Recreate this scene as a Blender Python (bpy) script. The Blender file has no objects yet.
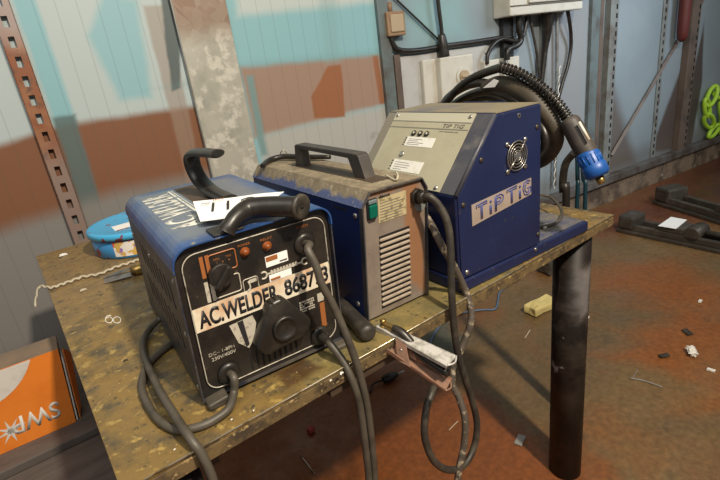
import bpy, bmesh, math, random
from mathutils import Vector, Matrix, noise
random.seed(7)
C = bpy.context.scene.collection
PI = math.pi
FLOOR = -0.95           # heights here are measured from the bench top; everything is lifted at the end

# ------------------------------------------------------------------ camera
F = 474.175; YAW, PITCH, ROLL = 0.612504, 0.356304, -0.134044
CAM = Vector((0.012967, -0.62834, 0.507617))
_d = Vector((math.sin(YAW)*math.cos(PITCH), math.cos(YAW)*math.cos(PITCH), -math.sin(PITCH)))
_r = Vector((math.cos(YAW), -math.sin(YAW), 0)); _u = _r.cross(_d)
CR = math.cos(ROLL)*_r+math.sin(ROLL)*_u; CU = -math.sin(ROLL)*_r+math.cos(ROLL)*_u
cam = bpy.data.objects.new('camera', bpy.data.cameras.new('camera')); C.objects.link(cam)
cam.matrix_world = Matrix(((CR.x, CU.x, -_d.x, CAM.x), (CR.y, CU.y, -_d.y, CAM.y), (CR.z, CU.z, -_d.z, CAM.z), (0, 0, 0, 1)))
cam.data.sensor_width = 36; cam.data.lens = F/720*36; cam.data.clip_start = .02
cam.data.dof.use_dof = False
bpy.context.scene.camera = cam

def ray(px, py): return _d+CR*(px-360)/F-CU*(py-240)/F
def atz(px, py, z): q = ray(px, py); return CAM+q*(z-CAM.z)/q.z
def aty(px, py, y): q = ray(px, py); return CAM+q*(y-CAM.y)/q.y
def atx(px, py, x): q = ray(px, py); return CAM+q*(x-CAM.x)/q.x
WP = Vector((1.37, 1.72, 0)); WN = Vector((.115, 1, 0)).normalized(); WD = Vector((1, -.115, 0)).normalized()
WA = math.atan2(-.115, 1)
def atw(px, py, off=0):
    q = ray(px, py); P = WP-WN*off; return CAM+q*((P-CAM).dot(WN))/q.dot(WN)
def wuz(px, py, off=0): p = atw(px, py, off); return (p-WP).dot(WD), p.z
def wpt(u, z, off=0): return WP+WD*u-WN*off+Vector((0, 0, z))
def atfront(o, px, py, off=0):
    """point on the local plane y=off of thing o, in its local frame"""
    l, a = META[o.name]; n = Vector((-math.sin(a), math.cos(a), 0)); P = l+n*off
    q = ray(px, py); p = CAM+q*((P-CAM).dot(n))/q.dot(n); return tmat(o).inverted() @ p

# ------------------------------------------------------------------ objects
META = {}
def tmat(o):
    l, a = META[o.name]; return Matrix.Translation(l) @ Matrix.Rotation(a, 4, 'Z')
def tag(o, label=None, cat=None, group=None, kind=None):
    if label: o['label'] = label
    if cat: o['category'] = cat
    if group: o['group'] = group
    if kind: o['kind'] = kind
    return o
def thing(name, label, cat, loc=(0, 0, 0), rz=0, group=None):
    o = bpy.data.objects.new(name, None); C.objects.link(o); o.location = loc; o.rotation_euler = (0, 0, rz)
    o.empty_display_size = .05
    META[o.name] = (Vector(loc), rz)
    return tag(o, label, cat, group)

class MB:
    def __init__(s): s.bm = bmesh.new(); s.smooth = []
    def box(s, lo, hi, bev=0, M=None, seg=2):
        lo, hi = Vector(lo), Vector(hi)
        g = bmesh.ops.create_cube(s.bm, size=1); vs = g['verts']
        for v in vs: v.co = Vector(((lo[i]+hi[i])/2+v.co[i]*(hi[i]-lo[i]) for i in range(3)))
        if bev:
            es = list({e for v in vs for e in v.link_edges})
            r = bmesh.ops.bevel(s.bm, geom=es, offset=bev, segments=seg, affect='EDGES', profile=.5)
            vs = list({v for f in r['faces'] for v in f.verts} | {v for v in vs if v.is_valid})
        if M:
            for v in vs: v.co = M @ v.co
        return s
    def prism(s, pts, ax, a0, a1, bev=0, seg=2):
        """polygon pts (2D) extruded along axis ax from a0 to a1"""
        def mk(p, a): return Vector((a, p[0], p[1])) if ax == 0 else Vector((p[0], a, p[1])) if ax == 1 else Vector((p[0], p[1], a))
        A = [s.bm.verts.new(mk(p, a0)) for p in pts]; B = [s.bm.verts.new(mk(p, a1)) for p in pts]
        fs = [s.bm.faces.new(A), s.bm.faces.new(B[::-1])]; n = len(pts)
        for i in range(n): fs.append(s.bm.faces.new((A[i], B[i], B[(i+1) % n], A[(i+1) % n])))
        bmesh.ops.recalc_face_normals(s.bm, faces=fs)
        if bev:
            es = list({e for f in fs for e in f.edges})
            bmesh.ops.bevel(s.bm, geom=es, offset=bev, segments=seg, affect='EDGES', profile=.5)
        return s
    def tube(s, pts, r, n=12, sub=6, closed=False, flat=1, flatdir=None, caps=True, smooth=True):
        pts = [Vector(p) for p in pts]; R = r if isinstance(r, (list, tuple)) else [r]*len(pts)
        P = []; Q = []; m = len(pts)
        if sub > 1:
            rng = range(m if closed else m-1)
            for i in rng:
                g = lambda k: pts[k % m] if closed else pts[max(0, min(m-1, k))]
                h = lambda k: R[k % m] if closed else R[max(0, min(m-1, k))]
                p0, p1, p2, p3 = g(i-1), g(i), g(i+1), g(i+2)
                for j in range(sub):
                    t = j/sub
                    P.append(.5*((2*p1)+(p2-p0)*t+(2*p0-5*p1+4*p2-p3)*t*t+(3*p1-p0-3*p2+p3)*t**3)); Q.append(h(i)*(1-t)+h(i+1)*t)
            if not closed: P.append(pts[-1]); Q.append(R[-1])
        else: P, Q = pts, R
        rings = []; nn = len(P); N = None
        for i in range(nn):
            if closed: T = (P[(i+1) % nn]-P[i-1]).normalized()
            else: T = (P[min(nn-1, i+1)]-P[max(0, i-1)]).normalized()
            if N is None:
                N = Vector(flatdir) if flatdir else (Vector((0, 0, 1)) if abs(T.z) < .9 else Vector((1, 0, 0)))
            if flatdir: N = Vector(flatdir)
            N = (N-T*N.dot(T)).normalized(); B = T.cross(N)
            rings.append([s.bm.verts.new(P[i]+Q[i]*(math.cos(2*PI*k/n)*N*flat+math.sin(2*PI*k/n)*B)) for k in range(n)])
        m = len(rings)
        for i in range(m if closed else m-1):
            a, b = rings[i], rings[(i+1) % m]
            for k in range(n):
                f = s.bm.faces.new((a[k], a[(k+1) % n], b[(k+1) % n], b[k])); f.smooth = smooth
        if not closed and caps:
            s.bm.faces.new(rings[0][::-1]); s.bm.faces.new(rings[-1])
        return s
    def cyl(s, p0, p1, r, n=24, r1=None): return s.tube([p0, p1], [r, r if r1 is None else r1], n, 1)
    def lathe(s, prof, c=(0, 0, 0), n=40, M=None):
        rings = [[s.bm.verts.new(Vector((c[0]+r*math.cos(2*PI*k/n), c[1]+r*math.sin(2*PI*k/n), c[2]+z))) for k in range(n)] for r, z in prof]
        fs = []
        for a, b in zip(rings, rings[1:]):
            for k in range(n): f = s.bm.faces.new((a[k], a[(k+1) % n], b[(k+1) % n], b[k])); f.smooth = True; fs.append(f)
        s.bm.faces.new(rings[0][::-1]); s.bm.faces.new(rings[-1])
        if M:
            for rg in rings:
                for v in rg: v.co = M @ v.co
        return s
    def quad(s, a, b, c, d, th, nrm, nx=1, ny=1, warp=0):
        """sheet through four corners with thickness th"""
        a, b, c, d, nrm = map(Vector, (a, b, c, d, nrm)); G = []; H = []
        for j in range(ny+1):
            for i in range(nx+1):
                u, v = i/nx, j/ny
                p = (a*(1-u)+b*u)*(1-v)+(d*(1-u)+c*u)*v
                if warp: p += nrm*warp*noise.noise(p*14)
                G.append(s.bm.verts.new(p)); H.append(s.bm.verts.new(p+nrm*th))
        fs = []; w = nx+1
        for j in range(ny):
            for i in range(nx):
                k = j*w+i
                fs.append(s.bm.faces.new((G[k], G[k+1], G[k+w+1], G[k+w]))); fs.append(s.bm.faces.new((H[k], H[k+w], H[k+w+1], H[k+1])))
        rim = [i for i in range(nx)]+[j*w+nx for j in range(ny)]+[ny*w+i for i in range(nx, 0, -1)]+[j*w for j in range(ny, 0, -1)]
        for x, y in zip(rim, rim[1:]+rim[:1]): fs.append(s.bm.faces.new((G[x], G[y], H[y], H[x])))
        bmesh.ops.recalc_face_normals(s.bm, faces=fs)
        return s
    def poly(s, pts):
        s.bm.faces.new([s.bm.verts.new(Vector(p)) for p in pts]); return s
    def jitter(s, amp, sc):
        for v in s.bm.verts: v.co += Vector((noise.noise(v.co*sc), noise.noise(v.co*sc+Vector((9, 0, 0))), noise.noise(v.co*sc+Vector((0, 9, 0)))))*amp
        return s
    def build(s, name, m, parent=None, world=False, shear=0, **kw):
        if shear:
            for v in s.bm.verts: v.co.x += shear*v.co.z
        if world and parent:
            r = parent
            while r.parent: r = r.parent
            Mi = tmat(r).inverted()
            for v in s.bm.verts: v.co = Mi @ v.co
        me = bpy.data.meshes.new(name); s.bm.normal_update(); s.bm.to_mesh(me); s.bm.free()
        me.materials.append(m); o = bpy.data.objects.new(name, me); C.objects.link(o)
        if parent: o.parent = parent
        if not parent: META[o.name] = (Vector((0, 0, 0)), 0)
        tag(o, **kw) if kw else None
        return o

def rrect(x0, y0, x1, y1, r, n=5):
    P = []
    for cx, cy, a in ((x1-r, y1-r, 0), (x0+r, y1-r, 90), (x0+r, y0+r, 180), (x1-r, y0+r, 270)):
        for k in range(n+1):
            t = math.radians(a+90*k/n); P.append((cx+r*math.cos(t), cy+r*math.sin(t)))
    return P

def text(s, m, parent, o, right, up, width, height, name='lettering', out=.0006, shear=0, world=False, slant=0, bold=0, **kw):
    cu = bpy.data.curves.new('t', 'FONT'); cu.body = s; cu.extrude = 0; cu.offset = bold; cu.shear = slant
    ob = bpy.data.objects.new('t', cu); C.objects.link(ob); bpy.context.view_layer.update()
    me = bpy.data.meshes.new_from_object(ob.evaluated_get(bpy.context.evaluated_depsgraph_get()))
    bpy.data.objects.remove(ob); bpy.data.curves.remove(cu)
    xs = [v.co.x for v in me.vertices]; ys = [v.co.y for v in me.vertices]
    x0, x1, y0, y1 = min(xs), max(xs), min(ys), max(ys)
    right, up, o = Vector(right).normalized(), Vector(up).normalized(), Vector(o); nr = right.cross(up)
    b = MB(); b.bm.from_mesh(me); bpy.data.meshes.remove(me)
    for v in b.bm.verts:
        v.co = o+right*(v.co.x-x0)/(x1-x0)*width+up*(v.co.y-y0)/(y1-y0)*height+nr*out
    g = bmesh.ops.extrude_face_region(b.bm, geom=b.bm.faces[:])
    for v in g['geom']:
        if isinstance(v, bmesh.types.BMVert): v.co -= nr*(out*.6)
    bmesh.ops.recalc_face_normals(b.bm, faces=b.bm.faces[:])
    return b.build(name, m, parent, world=world, shear=shear, **kw)

# ------------------------------------------------------------------ materials
def N(nt, t, **k):
    n = nt.nodes.new(t)
    for a, v in k.items(): setattr(n, a, v)
    return n
def mixc(nt, a, b, fac):
    m = N(nt, 'ShaderNodeMix', data_type='RGBA'); L = nt.links.new
    for s, v in ((6, a), (7, b), (0, fac)):
        if isinstance(v, bpy.types.NodeSocket): L(v, m.inputs[s])
        elif s == 0: m.inputs[0].default_value = v
        else: m.inputs[s].default_value = (*v, 1)
    return m.outputs[2]
def mth(nt, op, a, b=None, c=None, clamp=False):
    m = N(nt, 'ShaderNodeMath', operation=op, use_clamp=clamp)
    for i, v in enumerate((a, b, c)):
        if v is None: continue
        if isinstance(v, bpy.types.NodeSocket): nt.links.new(v, m.inputs[i])
        else: m.inputs[i].default_value = v
    return m.outputs[0]
def vnoise(nt, vec, scale, detail=4, rough=.6, stretch=None):
    if stretch:
        mp = N(nt, 'ShaderNodeMapping'); mp.inputs['Scale'].default_value = stretch; nt.links.new(vec, mp.inputs[0]); vec = mp.outputs[0]
    n = N(nt, 'ShaderNodeTexNoise'); n.inputs['Scale'].default_value = scale; n.inputs['Detail'].default_value = detail
    n.inputs['Roughness'].default_value = rough; nt.links.new(vec, n.inputs['Vector']); return n.outputs[0]
def ramp(nt, v, lo, hi, a=0, b=1):
    m = N(nt, 'ShaderNodeMapRange'); nt.links.new(v, m.inputs[0])
    for i, x in zip((1, 2, 3, 4), (lo, hi, a, b)): m.inputs[i].default_value = x
    return m.outputs[0]
def polymask(nt, vec, pts, soft):
    """convex polygon in (x,y) of vec, soft edge"""
    cx = sum(p[0] for p in pts)/len(pts); cy = sum(p[1] for p in pts)/len(pts); cur = None
    for (x0, y0), (x1, y1) in zip(pts, pts[1:]+pts[:1]):
        nx, ny = y1-y0, x0-x1; l = math.hypot(nx, ny); nx /= l; ny /= l; c = nx*x0+ny*y0
        if nx*cx+ny*cy < c: nx, ny, c = -nx, -ny, -c
        d = N(nt, 'ShaderNodeVectorMath', operation='DOT_PRODUCT'); nt.links.new(vec, d.inputs[0]); d.inputs[1].default_value = (nx, ny, 0)
        e = mth(nt, 'SUBTRACT', d.outputs['Value'], c)
        cur = e if cur is None else mth(nt, 'MINIMUM', cur, e)
    m = N(nt, 'ShaderNodeMapRange', interpolation_type='SMOOTHSTEP'); nt.links.new(cur, m.inputs[0])
    m.inputs[1].default_value = -soft; m.inputs[2].default_value = soft; return m.outputs[0]
def mat(name, base, rough=.5, metal=0, n=(), bump=None, polys=(), warp=(0, 3), after=(), spec=.5, lines=None, swap=False, extra=None, coat=0, rvar=None):
    m = bpy.data.materials.new(name); m.use_nodes = True; nt = m.node_tree; bs = nt.nodes['Principled BSDF']; L = nt.links.new
    tc = N(nt, 'ShaderNodeTexCoord').outputs['Object']
    cur = base
    def apply(cur, lst):
        for k in lst:
            col, sc, lo, hi = k[:4]; det = k[4] if len(k) > 4 else 4; st = k[5] if len(k) > 5 else None
            cur = mixc(nt, cur, col, ramp(nt, vnoise(nt, tc, sc, det, .6, st), lo, hi))
        return cur
    cur = apply(cur, n)
    vec = tc
    if swap:
        sp = N(nt, 'ShaderNodeSeparateXYZ'); cb = N(nt, 'ShaderNodeCombineXYZ'); L(tc, sp.inputs[0]); L(sp.outputs[0], cb.inputs[0]); L(sp.outputs[2], cb.inputs[1]); vec = cb.outputs[0]
    if warp[0]:
        nn = N(nt, 'ShaderNodeTexNoise'); nn.inputs['Scale'].default_value = warp[1]; nn.inputs['Detail'].default_value = 5; L(vec, nn.inputs['Vector'])
        a = N(nt, 'ShaderNodeVectorMath', operation='SUBTRACT'); L(nn.outputs['Color'], a.inputs[0]); a.inputs[1].default_value = (.5, .5, .5)
        b = N(nt, 'ShaderNodeVectorMath', operation='SCALE'); L(a.outputs[0], b.inputs[0]); b.inputs['Scale'].default_value = warp[0]
        c = N(nt, 'ShaderNodeVectorMath', operation='ADD'); L(b.outputs[0], c.inputs[0]); L(vec, c.inputs[1]); vec = c.outputs[0]
    for pts, col, soft, al in polys:
        f = polymask(nt, vec, pts, soft); f = mth(nt, 'MULTIPLY', f, al); cur = mixc(nt, cur, col, f)
    if lines:
        sp = N(nt, 'ShaderNodeSeparateXYZ'); L(tc, sp.inputs[0])
        fr = mth(nt, 'FRACT', mth(nt, 'DIVIDE', mth(nt, 'ADD', sp.outputs[0], 50+lines.get('off', 0)), lines['step']))
        f = ramp(nt, mth(nt, 'ABSOLUTE', mth(nt, 'SUBTRACT', fr, .5)), 0, lines['w'], lines['a'], 0)
        if 'max' in lines: f = mth(nt, 'MULTIPLY', f, mth(nt, 'LESS_THAN', sp.outputs[0], lines['max']))
        cur = mixc(nt, cur, lines['col'], f)
    cur = apply(cur, after)
    if extra: cur = extra(nt, tc, cur)
    if isinstance(cur, bpy.types.NodeSocket): L(cur, bs.inputs['Base Color'])
    else: bs.inputs['Base Color'].default_value = (*cur, 1)
    bs.inputs['Roughness'].default_value = rough; bs.inputs['Metallic'].default_value = metal
    bs.inputs['Specular IOR Level'].default_value = spec; bs.inputs['Coat Weight'].default_value = coat
    if rvar: L(ramp(nt, vnoise(nt, tc, rvar[0], 4), .35, .65, rvar[1], rvar[2]), bs.inputs['Roughness'])
    if bump:
        b = N(nt, 'ShaderNodeBump'); b.inputs['Strength'].default_value = bump[1]; b.inputs['Distance'].default_value = bump[2] if len(bump) > 2 else .002
        L(vnoise(nt, tc, bump[0], 6), b.inputs['Height']); L(b.outputs[0], bs.inputs['Normal'])
    return m

DUST = (.30, .245, .16)
M = {}
M['navy'] = mat('navy paint', (.012, .019, .070), .38, n=[((.009, .013, .05), 6, .4, .75)], after=[((.05, .04, .05), 55, .62, .78), ((.16, .13, .10), 160, .69, .76)], bump=(90, .15, .001))
M['blue_top'] = mat('dusty royal blue paint', (.026, .088, .27), .36, n=[((.014, .04, .13), 9, .4, .7)],
    polys=[([(.03, .03), (.25, .04), (.26, .46), (.03, .47)], (.16, .175, .185), .03, .8)], warp=(.05, 14), after=[((.22, .20, .16), 90, .6, .74)], bump=(120, .1, .001))
M['side_dark'] = mat('grimy dark navy side', (.030, .032, .045), .42, n=[((.095, .080, .064), 9, .40, .64), ((.012, .016, .03), 24, .5, .7)], after=[((.15, .12, .085), 110, .63, .75)], bump=(70, .2, .001))
M['inv_blue'] = mat('inverter blue paint', (.010, .022, .10), .36, n=[((.007, .013, .055), 7, .4, .7)], after=[((.05, .05, .08), 80, .66, .78)], bump=(90, .12, .001))
M['dust_top'] = mat('thick workshop dust on blue', (.215, .175, .115), .8, n=[((.15, .12, .08), 22, .4, .65), ((.30, .25, .17), 60, .5, .7)],
    after=[((.45, .40, .30), 170, .64, .68)], bump=(150, .5, .002),
    polys=[([(-.05, -.02), (.030, -.02), (.030, .55), (-.05, .55)], (.035, .07, .20), .004, .85)], warp=(.035, 26))
M['tig_top'] = mat('tan dust over navy lid', (.215, .185, .125), .6, n=[((.14, .13, .13), 5, .45, .65), ((.27, .22, .12), 14, .55, .75)], bump=(90, .15, .001))
M['tig_slope'] = mat('dusty violet blue front', (.075, .075, .088), .42, n=[((.045, .046, .07), 9, .45, .7), ((.12, .115, .115), 30, .55, .75)], polys=[([(-.1, .328), (.4, .328), (.4, .5), (-.1, .5)], (.22, .20, .155), .003, .9)])
M['panel_beige'] = mat('beige control panel', (.40, .375, .27), .45, n=[((.34, .31, .22), 8, .45, .7)], after=[((.22, .19, .13), 120, .67, .76)])
M['panel_light'] = mat('paler beige band', (.46, .44, .34), .45)
M['sticker'] = mat('white paper sticker', (.74, .73, .68), .6, n=[((.5, .48, .42), 60, .55, .72)])
M['cream'] = mat('cream vinyl strip', (.74, .67, .53), .4, n=[((.62, .40, .24), 16, .5, .64), ((.60, .62, .55), 11, .55, .68)])
M['black_gloss'] = mat('black glossy panel', (.014, .012, .011), .28, n=[((.035, .027, .020), 14, .45, .7)], after=[((.075, .055, .04), 130, .64, .78)], bump=(60, .08, .001), rvar=(30, .22, .5))
M['black_plastic'] = mat('dusty black plastic', (.016, .014, .012), .36, n=[((.042, .035, .028), 26, .48, .74)], bump=(90, .12, .001))
M['rubber'] = mat('dusty black rubber cable', (.028, .024, .020), .5, n=[((.075, .062, .045), 26, .45, .7)], bump=(110, .25, .001))
M['rubber_grey'] = mat('grey rubber cable', (.080, .068, .052), .5, n=[((.04, .034, .026), 20, .45, .7)], bump=(110, .25, .001))
M['cable_spots'] = mat('cable speckled with pale dirt', (.075, .06, .046), .6, n=[((.34, .28, .20), 55, .53, .6)], bump=(110, .3, .001))
M['sleeve'] = mat('worn brown black leather sleeve', (.045, .035, .022), .6, n=[((.10, .075, .04), 18, .5, .75)], bump=(50, .3, .002))
M['grip_grey'] = mat('dark grey torch grip', (.045, .038, .034), .55, n=[((.08, .065, .05), 24, .5, .75)])
M['blue_cap'] = mat('bright blue plastic', (.010, .085, .34), .4, n=[((.01, .06, .24), 20, .5, .7)])
M['brass'] = mat('dull brass', (.45, .30, .10), .35, .9, n=[((.16, .11, .05), 40, .5, .7)])
M['steel'] = mat('worn steel', (.52, .50, .47), .32, .9, n=[((.25, .22, .18), 40, .5, .7)])
M['zinc'] = mat('bright zinc plated steel', (.62, .60, .57), .42, .3, n=[((.36, .34, .30), 60, .45, .65)])
M['copper'] = mat('copper tinted steel', (.46, .26, .18), .42, .6, n=[((.28, .19, .14), 50, .45, .7)])
M['white_paper'] = mat('white paper', (.86, .85, .83), .7)
M['ink'] = mat('black ink', (.02, .02, .022), .5)
M['greyink'] = mat('grey print', (.16, .15, .13), .5)
M['orangeink'] = mat('orange print', (.33, .115, .035), .4)
M['whiteink'] = mat('white print', (.50, .46, .38), .4, n=[((.16, .13, .10), 60, .52, .68)])
M['top_white'] = mat('worn white lettering', (.60, .60, .55), .6, n=[((.20, .22, .25), 60, .56, .66)])
M['navyink'] = mat('navy print', (.03, .05, .22), .4)
M['plate_pink'] = mat('brushed nameplate', (.42, .34, .29), .4, .15, n=[((.36, .28, .23), 20, .4, .7)])
M['front_grey'] = mat('dusty grey metal front', (.235, .19, .155), .5, .1, n=[((.17, .135, .11), 18, .45, .7)], swap=True,
    polys=[([(.005, .262), (.16, .262), (.16, .29), (.005, .29)], (.30, .125, .045), .006, .9), ([(.128, .05), (.17, .0), (.17, .28), (.128, .28)], (.30, .125, .045), .01, .75)], warp=(.02, 25),
    after=[((.06, .05, .04), 170, .68, .74)])
M['louvre'] = mat('pale louvre metal', (.40, .33, .26), .5, .1, n=[((.28, .22, .17), 40, .5, .7)])
M['dark_hole'] = mat('dark interior', (.006, .005, .004), .8)
M['green_sw'] = mat('green rocker switch', (.0, .10, .065), .3)
M['yel_plate'] = mat('yellowed rating plate', (.46, .38, .22), .45, n=[((.22, .18, .09), 70, .52, .6)])
M['table'] = mat('grimy brass coloured bench plate', (.185, .118, .036), .42, n=[((.26, .165, .048), 3, .4, .7), ((.085, .064, .034), 13, .46, .62, 6), ((.36, .25, .075), 34, .56, .66)],
    polys=[([(-.1, .62), (.7, .75), (.6, 1.5), (-.1, 1.5)], (.25, .165, .075), .16, .6), ([(.30, -.02), (.9, -.02), (.9, .3), (.32, .12)], (.16, .14, .06), .06, .6),
           ([(.27, .04), (.35, .03), (.35, .085), (.28, .09)], (.05, .02, .008), .012, .8)], warp=(.10, 9),
    after=[((.05, .042, .028), 60, .60, .68), ((.48, .38, .17), 190, .66, .70), ((.06, .05, .03), 26, .60, .70)], bump=(75, .5, .0025), rvar=(18, .26, .6))
M['table_edge'] = mat('rusty bench edge', (.16, .11, .05), .45, n=[((.06, .045, .03), 30, .45, .6), ((.36, .25, .11), 60, .58, .66)], bump=(90, .5, .003), after=[((.55, .45, .28), 110, .68, .72)])
M['edge_bright'] = mat('worn bright edge', (.62, .55, .42), .3, .8, n=[((.30, .22, .12), 30, .5, .62)])
M['leg'] = mat('scuffed black steel leg with painted highlight', (.010, .007, .006), .5, spec=.25, swap=True, warp=(.06, 22), polys=[([(1.225, -.16), (1.275, -.14), (1.27, -.30), (1.235, -.30)], (.30, .27, .27), .02, .35)], n=[((.035, .026, .02), 14, .45, .7)], after=[((.33, .30, .30), 16, .66, .78), ((.12, .09, .07), 130, .68, .76)], bump=(60, .15, .001))  # pale poly paints a highlight scuff on the side facing the camera
M['frame'] = mat('brown bracket steel', (.075, .048, .030), .6, n=[((.04, .028, .02), 20, .4, .7)])

def floor_fine(nt, tc, cur):
    f = ramp(nt, vnoise(nt, tc, 45, 8, .7), .30, .75, .50, 1.02)
    v = N(nt, 'ShaderNodeVectorMath', operation='SCALE'); nt.links.new(cur, v.inputs[0]); nt.links.new(f, v.inputs['Scale']); return v.outputs[0]
OR = (.34, .105, .022); RED = (.27, .078, .018)
M['floor'] = mat('stained concrete with painted shade', (.235, .145, .062), .42,
    n=[((.18, .12, .058), 1.3, .4, .65), ((.26, .115, .04), 2.3, .52, .70)],
    polys=[([(-3, -3), (1.42, -3), (1.38, .15), (1.78, .80), (1.3, 1.25), (-3, 1.25)], RED, .07, .9),
           ([(2.55, .6), (2.65, .0), (3.1, .0), (3.2, .5), (3.0, .75)], OR, .22, .75), ([(2.0, .28), (2.1, .0), (2.6, -.15), (2.6, .25)], OR, .12, .8),
           ([(1.85, -.1), (2.0, -.4), (2.5, -.5), (2.4, -.05)], OR, .12, .7), ([(1.2, -.4), (1.55, -.25), (2.2, -.6), (1.6, -1.5)], (.17, .06, .028), .16, .8),
           ([(1.6, -.05), (1.75, -.02), (2.0, -.3), (1.8, -.3)], (.13, .085, .05), .1, .4),
           ([(3.1, 1.3), (3.5, .9), (4.3, .2), (9, -.5), (9, 1.5)], (.20, .055, .024), .25, .8), ([(4.0, .95), (5.2, .1), (9, .0), (9, 1.3)], (.05, .025, .018), .3, .7),  # second, near-black patch paints shadowed things into the floor colour
           ([(1.45, .85), (1.7, .82), (2.0, 1.4), (1.5, 1.5)], (.12, .15, .12), .09, .8)],
    warp=(.5, 3.2), after=[((.08, .06, .04), 7, .64, .85), ((.40, .32, .24), 120, .70, .74)], extra=floor_fine, bump=(25, .25, .004), rvar=(5, .28, .6))

def wp(*ps): return [(wuz(*p)) for p in ps]
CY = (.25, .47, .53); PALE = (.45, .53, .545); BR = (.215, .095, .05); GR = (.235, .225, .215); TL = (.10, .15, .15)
M['wall'] = mat('patchy wall cladding', (.215, .265, .295), .5, spec=.35, swap=True,
    n=[((.26, .31, .34), 1.1, .4, .65)],
    polys=[  # soft-edged colour patches, bay by bay
        # left bays
        ([(-3, -1), (-.3, -1), (-.3, 2), (-3, 2)], PALE, .01, 1),
        ([(-1.14, .3), (-1.06, .3), (-1.06, 2), (-1.14, 2)], CY, .012, 1),
        (wp((88, 36), (120, 100), (152, 97), (137, 0), (103, -5)), CY, .022, .9),
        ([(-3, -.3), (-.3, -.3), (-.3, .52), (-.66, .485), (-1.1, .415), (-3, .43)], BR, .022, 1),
        ([(-1.15, .0), (-1.07, .0), (-1.055, .45), (-1.14, .45)], TL, .012, .9),
        ([(-3, -1.2), (-.3, -1.2), (-.3, .17), (-.66, .125), (-1.2, .085), (-3, .10)], GR, .05, 1),
        ([(-.665, -.2), (-.60, -.2), (-.56, .86), (-.66, .86)], (.30, .22, .17), .01, .6),
        (wp((160, -8), (172, 91), (180, 88), (180, -8)), (.09, .12, .125), .008, .95),
        # middle bay
        ([(-.30, -.1), (.62, -.1), (.62, 2), (-.30, 2)], CY, .012, 1),
        (wp((238, 16), (380, 2), (380, -60), (230, -60)), (.52, .57, .56), .03, .9),
        (wp((186, 84), (255, 82), (380, 68), (381, 52), (255, 64)), (.17, .30, .31), .04, .55),
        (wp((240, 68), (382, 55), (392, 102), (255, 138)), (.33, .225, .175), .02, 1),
        (wp((260, 136), (394, 103), (400, 230), (270, 230)), (.42, .42, .40), .03, 1),
        (wp((328, 66), (311, 97), (314, 118), (345, 117), (341, 64)), (.30, .12, .055), .008, .95),
        (wp((372, 56), (377, 56), (385, 103), (380, 104)), (.30, .12, .055), .008, .85),
        (wp((246, 76), (253, 75), (268, 155), (261, 156)), (.17, .29, .30), .012, .9),
        (wp((318, -5), (336, -5), (340, 62), (326, 64)), (.20, .36, .38), .025, .35),
        # upper cyan patch beside the junction box
        (wp((405, -10), (405, 50), (470, 40), (462, -10)), (.25, .42, .45), .12, .8),
        # darker and greyer patches on the right bays
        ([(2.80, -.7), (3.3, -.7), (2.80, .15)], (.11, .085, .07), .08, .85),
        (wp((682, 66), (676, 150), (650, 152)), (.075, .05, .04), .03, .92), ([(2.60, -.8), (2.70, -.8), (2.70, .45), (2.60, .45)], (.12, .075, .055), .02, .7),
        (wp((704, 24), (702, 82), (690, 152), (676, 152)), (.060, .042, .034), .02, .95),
        ([(1.7, -.4), (2.5, -.4), (2.5, .7), (2.1, .7)], (.28, .27, .27), .1, .6),
        ([(-5, -1), (9, -1), (9, -.55), (-5, -.55)], (.12, .095, .075), .08, .5)],
    warp=(.02, 9), lines=dict(step=.0785, w=.035, a=.30, col=(.07, .08, .08), max=.6, off=.02), after=[((.16, .13, .11), 3.5, .68, .9)])
M['plinth'] = mat('dirty brick plinth', (.20, .145, .095), .85, swap=True, n=[((.07, .045, .03), 3.2, .44, .58), ((.32, .27, .21), 16, .55, .75)], lines=dict(step=.24, w=.03, a=.5, col=(.06, .045, .035)), bump=(30, .6, .01))
M['rail'] = mat('grimy steel rail', (.12, .115, .11), .5, n=[((.06, .045, .035), 6, .4, .65)])
M['stud'] = mat('grey green steel stud', (.15, .19, .195), .5, .2, n=[((.10, .09, .08), 6, .45, .7)])
M['stud_brown'] = mat('rust brown stud', (.13, .095, .075), .6, n=[((.07, .05, .04), 6, .45, .7)])
M['stud_light'] = mat('galvanised stud', (.26, .28, .27), .45, .3, n=[((.16, .14, .12), 8, .45, .7)])
M['stud_black'] = mat('black steel post', (.018, .018, .018), .5)
def spangle(nt, tc, cur):
    v = N(nt, 'ShaderNodeTexVoronoi'); v.inputs['Scale'].default_value = 26; nt.links.new(tc, v.inputs['Vector'])
    sp = N(nt, 'ShaderNodeSeparateColor'); nt.links.new(v.outputs['Color'], sp.inputs[0])
    return mixc(nt, cur, (.50, .48, .42), ramp(nt, sp.outputs[0], 0, 1, 0, .25))
M['galv'] = mat('galvanised sheet with brown stain', (.42, .41, .36), .5, .1, n=[((.32, .32, .28), 9, .42, .62), ((.58, .56, .50), 17, .52, .62)], swap=True,
    polys=[([(-1, .74), (2, .68), (2, 3), (-1, 3)], (.21, .11, .065), .07, .85)], warp=(.08, 6), extra=spangle)
M['upright'] = mat('rusty slotted upright', (.25, .085, .035), .5, .1, n=[((.34, .16, .08), 7, .45, .7), ((.12, .06, .04), 20, .55, .72)], swap=True,
    polys=[([(-3, -1), (3, -1), (3, .30), (-3, .30)], (.27, .21, .185), .12, .85), ([(-3, .76), (3, .76), (3, 3), (-3, 3)], (.36, .31, .30), .05, .8)], warp=(.1, 8))
M['white_plastic'] = mat('off white plastic', (.60, .585, .52), .4, n=[((.50, .47, .40), 9, .5, .75)])
M['plate_grey'] = mat('pale grey board', (.47, .47, .46), .6, n=[((.38, .37, .35), 7, .45, .7)])
M['tan_plastic'] = mat('brown stained plastic', (.30, .19, .11), .5, n=[((.20, .12, .07), 20, .45, .7)])
M['tan_light'] = mat('pale worn button', (.42, .33, .22), .5)
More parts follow.
